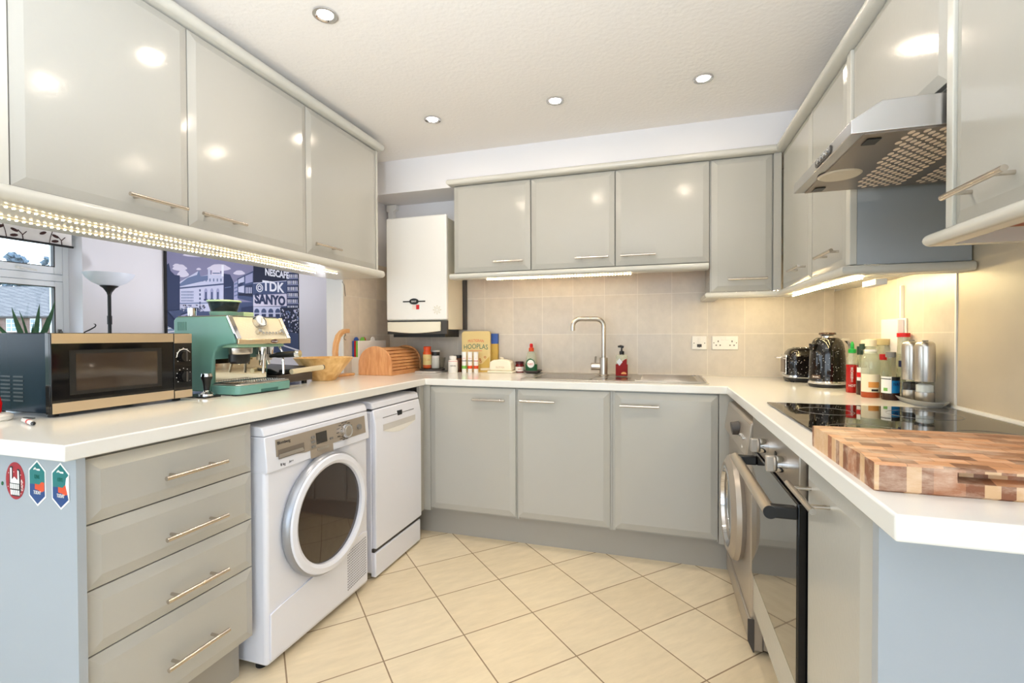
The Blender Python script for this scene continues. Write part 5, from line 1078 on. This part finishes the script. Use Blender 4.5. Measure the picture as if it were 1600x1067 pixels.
# mills on their tray
tr = MB()
def oval(a, b, z, n=40, p=2.6): return [(.884+a*math.copysign(abs(math.cos(2*PI*i/n))**(2/p), math.cos(2*PI*i/n))*1.0, 2.036+b*math.copysign(abs(math.sin(2*PI*i/n))**(2/p), math.sin(2*PI*i/n))) for i in range(n)], T+z
loft(tr, [oval(.036, .100, 0), oval(.047, .120, .014), oval(.050, .126, .0185), oval(.050, .126, .021), oval(.045, .118, .017), oval(.035, .098, .0075)])
tag(tr.build('tray', TRAYG), 'grey oval tray under the two steel mills', 'tray')
for x, y, m_, lab in ((.874, 2.078, PEPPER, 'tall steel electric mill holding black pepper, left of the pair'), (.884, 2.008, SALT, 'tall steel electric mill holding white salt, right of the pair')):
    zt = T+.0078; t = thing('electric_mill', lab, 'mill', (x, y, zt), 'steel salt and pepper mills')
    MB().lathe((x, y, zt), [(0, 0), (0.0260, 0), (0.0269, .002), (0.0269, .038), (0, .038)], 40).build('base', STEEL, t)
    MB().lathe((x, y, zt), [(0.0265, .0382), (0.0265, .0745), (0.0244, .0745), (0.0244, .0382)], 40, ring=True).build('window', GLASS, t)
    MB().lathe((x, y, zt), [(0, .0384), (0.0239, .0384), (0.0239, .062), (0.0168, .066), (0, .067)], 32).build('filling', m_, t)
    MB().lathe((x, y, zt), [(0, .0748), (0.0277, .0748), (0.0281, .077), (0.0281, .196), (0.0260, .207), (0.0210, .213), (0.0185, .214), (0, .214)], 40).build('body', STEEL, t)
    MB().lathe((x, y, zt), [(0, .2142), (0.0092, .2142), (0.0084, .218), (0, .218)], 24).build('button', MGREY, t)
# end-grain chopping board with a finger slot in its near edge
t = thing('butcher_block', 'thick end-grain wooden chopping board on the near right worktop', 'chopping board', (.60, 1.03, T))
bx0, bx1, by0, by1, sx0, sx1 = .325, .868, .882, 1.208, .446, .64
def sect(x, r):
    d = .022*r
    pts = [(by0+.003, 0), (by1-.003, 0), (by1, .003), (by1, .042), (by1-.003, .045), (by0+.003, .045), (by0, .042), (by0, .038), (by0+d, .035), (by0+d, .027), (by0, .022), (by0, .003)]
    return [(x, y, T+.0062*(0)+z) for y, z in pts]
stations = [(bx0+.0, 0), (bx0+.004, 0)]+[(sx0+.016*(1-math.cos(a))-.016, math.sin(a)) for a in [PI/2*i/6 for i in range(7)]]+[(sx1+.016*math.sin(a), math.cos(a)) for a in [PI/2*i/6 for i in range(7)]]+[(bx1-.004, 0), (bx1, 0)]
bb = MB(); vs = []
for i, (x, r) in enumerate(stations):
    s_ = sect(x, r)
    if i in (0, len(stations)-1): s_ = [(x, y+(.003 if y < 1 else -.003), z) for x, y, z in s_]
    vs += s_
n = 12; fs = [(i*n+j, i*n+(j+1) % n, (i+1)*n+(j+1) % n, (i+1)*n+j) for i in range(len(stations)-1) for j in range(n)]+[list(range(n)), list(range((len(stations)-1)*n, len(stations)*n))]
bb.add(vs, fs).build('block', BUTCH, t, ang=25)

# ================================================================== DINING ROOM
t = thing('floor_lamp', 'black floor uplighter with a white bowl shade standing by the dining window', 'lamp', (-4.30, 2.75, 0))
lx, ly = -4.30, 2.75
MB().lathe((lx, ly, 0), [(0, 0), (.13, 0), (.135, .01), (.12, .022), (.02, .03), (0, .03)], 40).build('base', BLACK, t)
MB().cyl((lx, ly, .03), (lx, ly, 1.50), .0125).build('pole', BLACK, t)
MB().cyl((lx, ly, 1.26), (lx, ly, 1.33), .0165).build('switch', BLACK, t)
MB().lathe((lx, ly, 1.50), [(.013, 0), (.018, .02), (.040, .055), (.062, .072), (.058, .074), (0, .06)], 36).build('shade_holder', BLACK, t)
MB().lathe((lx, ly, 1.50), [(.040, .0745), (.062, .076), (.110, .100), (.150, .138), (.168, .174), (.164, .174), (.146, .140), (.106, .105), (.05, .082)], 48).build('shade', LSHADE, t)
t = thing('aloe_plant', 'spiky green aloe plant in a pot on the dining window sill behind the microwave', 'plant', (-4.61, 2.40, .952))
MB().lathe((-4.61, 2.40, .952), [(0, 0), (.050, 0), (.072, .10), (.078, .10), (.080, .125), (.070, .125), (.064, .10), (0, .098)], 32).build('pot', TERRA, t)
def leaf(x0, y0, z0, x1, y1, z1, w, bend):
    p0, p1 = Vector((x0, y0, z0)), Vector((x1, y1, z1)); b = MB(); vs = []; n = 10
    mid = (p0+p1)/2+Vector((bend*.3, -bend, -abs(bend)*.3))
    sd = Vector((0, 1, 0)); 
    for i in range(n+1):
        s = i/n; c = p0*(1-s)**2+mid*2*s*(1-s)+p1*s*s; tg = ((mid-p0)*(1-s)+(p1-mid)*s).normalized(); sd = tg.cross(X).normalized(); nm = sd.cross(tg)
        ww = w*(1-s**1.7)*(.8+.4*s)+.0008
        for a, q in ((-1, .25), (-.5, -.25), (0, -.42), (.5, -.25), (1, .25), (0, .05)): vs.append(c+sd*a*ww+nm*q*ww)
    k = 6; fs = [(i*k+j, i*k+(j+1) % k, (i+1)*k+(j+1) % k, (i+1)*k+j) for i in range(n) for j in range(k)]+[tuple(range(k)), tuple(n*k+j for j in range(k))]
    return b.add(vs, fs).build('leaf', ALOE, t)
tipf = lambda px, py: on(0, -4.58, px, py)
for px, py, w, bend in ((20, 480, .024, .02), (64, 475, .024, 0), (86, 470, .026, -.03), (29, 485, .012, -.03), (-16, 494, .018, .03), (55, 503, .010, .01), (72, 493, .008, -.01), (100, 520, .012, -.02)):
    q = tipf(px, py); leaf(-4.61+R.uniform(-.02, .02), 2.40+(q.y-2.40)*.10, 1.052, q.x+R.uniform(-.02, .03), q.y, q.z, w, bend)
t = thing('vase', 'slim dark vase holding one curled dark twig beside the floor lamp', 'vase', (-4.42, 2.62, 0))
MB().lathe((-4.42, 2.62, 0), [(0, 0), (.09, 0), (.11, .2), (.10, .6), (.05, .9), (.045, .98), (.038, .98), (.040, .9), (0, .85)], 32).build('body', DGREY, t)
a, b = on(0, -4.42, 132, 519), on(0, -4.42, 149, 509)
MB().tube([(-4.42, 2.62, .86), (-4.42, 2.615, 1.10), a, (a+b)/2-Z*.006, b-Z*.010-Y*.004, b+Z*.004+Y*.003, b+Z*.014-Y*.001, b+Z*.016-Y*.012], [.006, .006, .0055, .0055, .005, .005, .004, .002], 8).build('twig', BLACK, t)

# canvas print: flat printed city square with illuminated signs
t = thing('canvas_picture', 'large blue-toned canvas print of a city square with illuminated signs on the dining wall', 'picture', (-4.53, 4.26, .955))
PX = -4.512; cy0, cy1, cz0, cz1 = 3.384, 5.140, .955, 2.155
MB().box(-4.548, PX, cy0, cy1, cz0, cz1).build('canvas', BLACK, t, smooth=False)
IM = [mat('print_%d' % i, c, .7) for i, c in enumerate(((128, 126, 156), (206, 200, 218), (188, 190, 214), (44, 54, 86), (66, 78, 112), (100, 114, 148), (226, 226, 236), (132, 150, 178), (32, 38, 60), (150, 152, 186)))]
pr = MB(); lay = [0]
def pk(u, v):
    q = on(0, PX, 250+u/6.957, 380+v/6.957); return (min(max(q.y, cy0+.006), cy1-.018), min(max(q.z, cz0+.004), cz1-.003))
def pq(pts, m):
    lay[0] += 1; x = PX+.0004+lay[0]*.00003; pr.poly([(x, *pk(u, v)) for u, v in pts], m)
pq([(0, -500), (1700, -500), (1700, 1400), (0, 1400)], 0)
for cx, cy, a, b in ((215, 265, 75, 35), (250, 330, 60, 40), (420, 280, 25, 12), (640, 265, 120, 38), (860, 320, 60, 25), (180, 240, 40, 18), (420, 120, 160, 30), (1000, 140, 200, 30)):
    pq([(cx+a*math.cos(q)*(1+.2*math.sin(3*q)), cy+b*math.sin(q)) for q in [2*PI*i/16 for i in range(16)]], 1)
pq([(60, 640), (1520, 640), (1520, 1300), (60, 1300)], 4)
pq([(60, 900), (330, 860), (700, 1300), (60, 1300)], 7)
for k in range(5): pq([(70, 880+k*40), (240, 850+k*46), (240, 858+k*46), (70, 892+k*40)], 6)
pq([(60, 230), (95, 215), (115, 300), (160, 345), (215, 350), (222, 980), (60, 900)], 3)
pq([(215, 640), (215, 420), (300, 370), (420, 300), (440, 360), (540, 340), (690, 330), (690, 740), (215, 740)], 2)
pq([(215, 440), (300, 375), (400, 345), (420, 290), (440, 360), (520, 350), (520, 400), (215, 470)], 5)
pq([(520, 270), (545, 270), (545, 360), (520, 360)], 2); pq([(668, 235), (692, 235), (692, 360), (668, 360)], 6)
pq([(560, 345), (565, 290), (590, 265), (605, 245), (620, 265), (650, 290), (655, 345)], 1); pq([(570, 320), (650, 320), (650, 332), (570, 332)], 5)
pq([(215, 480), (690, 435), (690, 452), (215, 496)], 4); pq([(215, 648), (690, 640), (690, 652), (215, 660)], 5)
for i in range(9):
    for j in range(4): pq([(232+i*15, 520+j*32), (240+i*15, 520+j*32), (240+i*15, 538+j*32), (232+i*15, 538+j*32)], 5)
for i in range(3):
    c_ = 497+i*65; pq([(c_-17, 630), (c_-17, 515), (c_-10, 496), (c_, 488), (c_+10, 496), (c_+17, 515), (c_+17, 630)], 9); pq([(c_-9, 622), (c_-9, 530), (c_+9, 530), (c_+9, 622)], 4); pq([(c_-22, 606), (c_+22, 606), (c_+22, 622), (c_-22, 622)], 3)
for i in range(6): pq([(455+i*40, 385), (468+i*40, 383), (468+i*40, 415), (455+i*40, 417)], 5)
for j in range(5): pq([(425, 500+j*45), (440, 500+j*45), (440, 525+j*45), (425, 525+j*45)], 4)
pq([(690, 330), (760, 340), (800, 430), (800, 680), (690, 700)], 3); pq([(700, 480), (770, 470), (770, 478), (700, 488)], 5)
pq([(800, 430), (850, 395), (850, 620), (800, 640)], 9)
for j in range(4): pq([(805, 440+j*42), (845, 425+j*42), (845, 440+j*42), (805, 455+j*42)], 5)
pq([(840, 385), (1012, 300), (1012, 640), (840, 600)], 4); pq([(848, 395), (912, 362), (912, 420), (848, 440)], 2); pq([(848, 475), (912, 460), (912, 540), (848, 530)], 2)
pq([(850, 460), (870, 430), (905, 425), (895, 450), (860, 475)], 3); pq([(925, 355), (1005, 322), (1005, 420), (925, 440)], 9); pq([(925, 460), (1005, 445), (1005, 590), (925, 575)], 3)
for k in range(4): pq([(930+k*18, 480), (940+k*18, 478), (940+k*18, 560), (930+k*18, 560)], 2)
pq([(850, 545), (1005, 545), (1005, 575), (850, 570)], 8)
pq([(1012, 60), (1375, 90), (1375, 440), (1012, 440)], 8); pq([(1012, 60), (1375, 90), (1375, 200), (1012, 190)], 4)
pq([(1012, 430), (1375, 405), (1375, 545), (1012, 560)], 4); pq([(1012, 430), (1375, 405), (1375, 412), (1012, 440)], 2)
pq([(1012, 565), (1375, 552), (1375, 682), (1012, 686)], 1); pq([(1012, 565), (1015, 565), (1015, 900), (1010, 900)], 6)
pq([(1375, 100), (1505, 120), (1505, 980), (1375, 900)], 3)
for j in range(11):
    v = 130+j*68
    pq([(1380, v+46), (1500, v+44), (1500, v+52), (1380, v+54)], 9)
    for k in range(6): pq([(1384+k*19, v+6), (1394+k*19, v+4), (1396+k*19, v+40), (1386+k*19, v+42)], 6 if (j+k) % 3 else 2)
pq([(1012, 690), (1310, 690), (1310, 800), (1012, 800)], 2)
for k in range(4):
    c_ = 1048+k*76; pq([(c_-27, 756), (c_-27, 735), (c_-16, 716), (c_, 709), (c_+16, 716), (c_+27, 735), (c_+27, 756)], 4); pq([(c_-24, 768), (c_+24, 768), (c_+24, 800), (c_-24, 800)], 3)
pq([(880, 700), (1010, 680), (1010, 800), (880, 800)], 3)
pq([(1300, 700), (1505, 700), (1505, 980), (1330, 960)], 8)
for k in range(90):
    u, v = R.uniform(1310, 1500), R.uniform(710, 970); r_ = R.uniform(3, 9); pq([(u-r_, v-r_*1.4), (u+r_, v-r_), (u+r_*.6, v+r_*1.3), (u-r_, v+r_)], R.choice((1, 9, 5, 2, 4)))
pq([(60, 740), (400, 700), (520, 860), (200, 880)], 4)
for k in range(50):
    u, v = R.uniform(230, 480), R.uniform(670, 740); r_ = R.uniform(3, 8); pq([(u-r_, v-r_), (u+r_, v-r_), (u+r_*.6, v+r_), (u-r_, v+r_)], R.choice((1, 3, 8, 5)))
pq([(215, 770), (300, 740), (340, 745), (340, 790), (240, 870), (215, 870)], 3); pq([(218, 785), (330, 750), (330, 765), (222, 805)], 9)
pq([(1200, 1060), (1505, 1160), (1505, 1175), (1195, 1075)], 6)
pr.build('print', IM, t, smooth=False, org=ORG[t.name])
def sign(s, u, v, h, m, sq=1., bo=.03):
    y, z = pk(u, v); text(s, h, (PX+.0062, y, z), Y, Z, m, t, depth=.001, squeeze=sq, bold=bo)
sign('NESCAFE', 1270, 335, .115, IM[6], .82); sign('TDK', 1228, 478, .165, IM[6], 1.0); sign('SANYO', 1198, 620, .155, IM[3], .92, .05)
y, z = pk(1078, 485); e = MB()
for rr_ in (.045, .022): e.tube([(PX+.0062, y+rr_*math.cos(2*PI*i/20), z+rr_*math.sin(2*PI*i/20)) for i in range(20)], .006, 4, closed=True)
e.build('diamond_emblem', IM[6], t)

# ================================================================== OUTSIDE THE DINING WINDOW
HR = _rt.copy(); HR.z = 0; HR.normalize(); HF = Vector((-HR.y, HR.x, 0))
def outp(px, py, d): return Vector((0, 0, CAMZ))+(_fw+_rt*((px-800)/F)-_up*((py-533.5)/F))*d
struct('ground', MB().box(-140, -5.2, -60, 130, -2.7, -2.6), mat('lawn', (96, 112, 84), .9), smooth=False)
BRICK = tile_mat('house_brick', (0, 2), (0, 0), (.4, .15), 0, (136, 104, 92), (122, 92, 82), (150, 138, 128), .04, .9, .1)
ROOFT = tile_mat('roof_tiles', (1, 2), (0, 0), (.3, .14), 0, (136, 128, 124), (116, 110, 108), (88, 84, 84), .08, .9, .15, 5., 1., .6)
hc = outp(40, 494, 45); hz = hc.z
t = thing('house', 'brick house with a tiled roof seen through the dining window', 'house', (hc.x, hc.y, -2.6))
def hbox(a0, a1, b0, b1, z0, z1, b): 
    o = hc-Z*hz; vs = [o+HR*a+HF*c_+Z*z for z in (z0, z1) for c_ in (b0, b1) for a in (a0, a1)]
    return b.add(vs, [(0, 2, 3, 1), (4, 5, 7, 6), (0, 1, 5, 4), (2, 6, 7, 3), (0, 4, 6, 2), (1, 3, 7, 5)])
hbox(-14, 12, .3, 8, -2.6, hz-.15, MB()).build('walls', BRICK, t, smooth=False)
o = hc-Z*hz; ra = hz+3.25
MB().add([o+HR*-14.4+Z*hz, o+HR*12.4+Z*hz, o+HR*12.4+HF*4.2+Z*ra, o+HR*-14.4+HF*4.2+Z*ra, o+HR*-14.4+HF*8.4+Z*hz, o+HR*12.4+HF*8.4+Z*hz], [(0, 1, 2, 3), (3, 2, 5, 4), (0, 3, 4), (1, 5, 2), (0, 4, 5, 1)]).build('roof', ROOFT, t, smooth=False)
hbox(-14.4, 12.4, -.12, .02, hz-.14, hz+.02, MB()).build('gutter', DGREY, t, smooth=False)
for a in (-10.2, -6.3, -1.55, .72, 3.6, 7.0):
    f_ = hbox(a-.5, a+.5, .18, .3, hz-1.5, hz-.2, MB()).build('window', UPVC, t, smooth=False)
    for s_ in (-1, 1):
        for k in range(3): hbox(a+s_*.25-.19, a+s_*.25+.19, .165, .178, hz-1.40+k*.38, hz-1.08+k*.38, MB()).build('window_pane', mat('far_pane', (150, 164, 180), .1) if k == 0 and s_ < 0 and a < -10 else bpy.data.materials['far_pane'], f_, smooth=False)
TRM = mat('hazy_foliage', (104, 118, 130), .9, vary=.2, vscale=1.2)  # distance haze is put into the blue-grey leaf colour
def tree(px, py, d, h, w, lab, sparse):
    top = outp(px, py, d); base = Vector((top.x, top.y, -2.6)); t = thing('tree', lab, 'tree', base, 'trees beyond the house')
    MB().tube([base, base+Z*h*.5, base+Z*h*.8], [w*.06, w*.045, w*.02], 8).build('trunk', mat('far_bark', (120, 112, 110), .9), t)
    b = MB(); zc = top.z
    for k in range(90 if not sparse else 50):
        zz = R.random(); r_ = w*(.30+.62*zz)*R.uniform(.15, 1)*(1.15-.25*zz); a = R.uniform(0, 2*PI); q = R.uniform(.2, .5)*w*.30
        b.sphere((top.x+r_*math.cos(a), top.y+r_*math.sin(a), zc-q*.7-(h*.40)*zz), q*R.uniform(.8, 1.2), q, q*R.uniform(.7, 1.0), 9, 6)
    for q in b.v: q += Vector((R.uniform(-1, 1), R.uniform(-1, 1), R.uniform(-1, 1)))*w*.075
    b.build('crown', TRM, t, smooth=False)
tree(28, 396, 62, 14, 3.0, 'pale bare-looking tree behind the house, left one through the top pane', False)
tree(76, 402, 74, 14, 2.6, 'pale spreading tree behind the house, right one through the top pane', True)
tree(-48, 404, 66, 13, 3.2, 'pale tree behind the house at the far left beyond the window', False)

# ================================================================== LIGHT, CAMERA
wd = bpy.data.worlds.new('sky'); bpy.context.scene.world = wd; wd.use_nodes = True; nt = wd.node_tree
bg = nt.nodes['Background']; tc = nt.nodes.new('ShaderNodeTexCoord'); sx = nt.nodes.new('ShaderNodeSeparateXYZ'); rp = nt.nodes.new('ShaderNodeValToRGB')
nt.links.new(tc.outputs['Generated'], sx.inputs[0]); nt.links.new(sx.outputs['Z'], rp.inputs['Fac'])
rp.color_ramp.elements[0].position = 0.0; rp.color_ramp.elements[0].color = (.80, .91, 1.0, 1); rp.color_ramp.elements[1].position = .6; rp.color_ramp.elements[1].color = (.52, .74, 1.0, 1)
nt.links.new(rp.outputs['Color'], bg.inputs['Color']); bg.inputs['Strength'].default_value = SKYS if 'SKYS' in globals() else 4.0
def portal(c, rot, sx_, sy_):
    l = bpy.data.lights.new('portal', 'AREA'); l.shape = 'RECTANGLE'; l.size = sx_; l.size_y = sy_; l.cycles.is_portal = True
    o = bpy.data.objects.new('sky_portal', l); C.objects.link(o); o.location = c; o.rotation_euler = rot
portal((-.70, -2.74, 1.06), (PI/2, 0, 0), 3.2, 2.12)
portal((-4.84, -.75, 1.18), (0, -PI/2, 0), 1.95, 3.1); portal((XR+.14, -1.52, 1.5), (0, PI/2, 0), 1.2, 1.55)
portal((-3.0, 6.34, 1.5), (-PI/2, 0, 0), 1.0, 1.1)
# added unseen lamps aimed up at the ceiling, standing in for bounced flash
def bounce(c, w, size, col):
    l = bpy.data.lights.new('bounce', 'SPOT'); l.energy = w; l.color = col; l.spot_size = math.radians(size); l.spot_blend = .4; l.shadow_soft_size = .12
    o = bpy.data.objects.new('bounce_lamp', l); C.objects.link(o); o.location = c; o.rotation_euler = (PI, 0, 0)
bounce((-.35, -.15, 1.40), 130, 178, (.86, .925, 1.0))  # fill from just behind the camera
bounce((-3.0, 3.9, .75), 78, 160, (.88, .91, 1.0))  # second one, added to brighten the dining room
portal((-4.84, 1.98, 1.5), (0, -PI/2, 0), 1.1, 1.46)
cd = bpy.data.cameras.new('camera'); co = bpy.data.objects.new('camera', cd); C.objects.link(co)
cd.sensor_fit = 'HORIZONTAL'; cd.sensor_width = 36; cd.lens = 36*F/1600; cd.clip_start = .02; cd.clip_end = 500
mw = Matrix((( _rt.x, _up.x, -_fw.x, 0), (_rt.y, _up.y, -_fw.y, 0), (_rt.z, _up.z, -_fw.z, CAMZ), (0, 0, 0, 1)))
co.matrix_world = mw
sc_ = bpy.context.scene; sc_.camera = co
sc_.view_settings.view_transform = 'Standard'; sc_.view_settings.look = 'None'; sc_.view_settings.gamma = 1.0; sc_.view_settings.use_curve_mapping = False
sc_.view_settings.exposure = EXPO
sc_.cycles.use_denoising = True; sc_.cycles.max_bounces = 10; sc_.cycles.diffuse_bounces = 6; sc_.cycles.glossy_bounces = 5; sc_.cycles.transmission_bounces = 8; sc_.cycles.transparent_max_bounces = 8
sc_.cycles.sample_clamp_indirect = 6.0; sc_.cycles.caustics_reflective = False; sc_.cycles.caustics_refractive = False
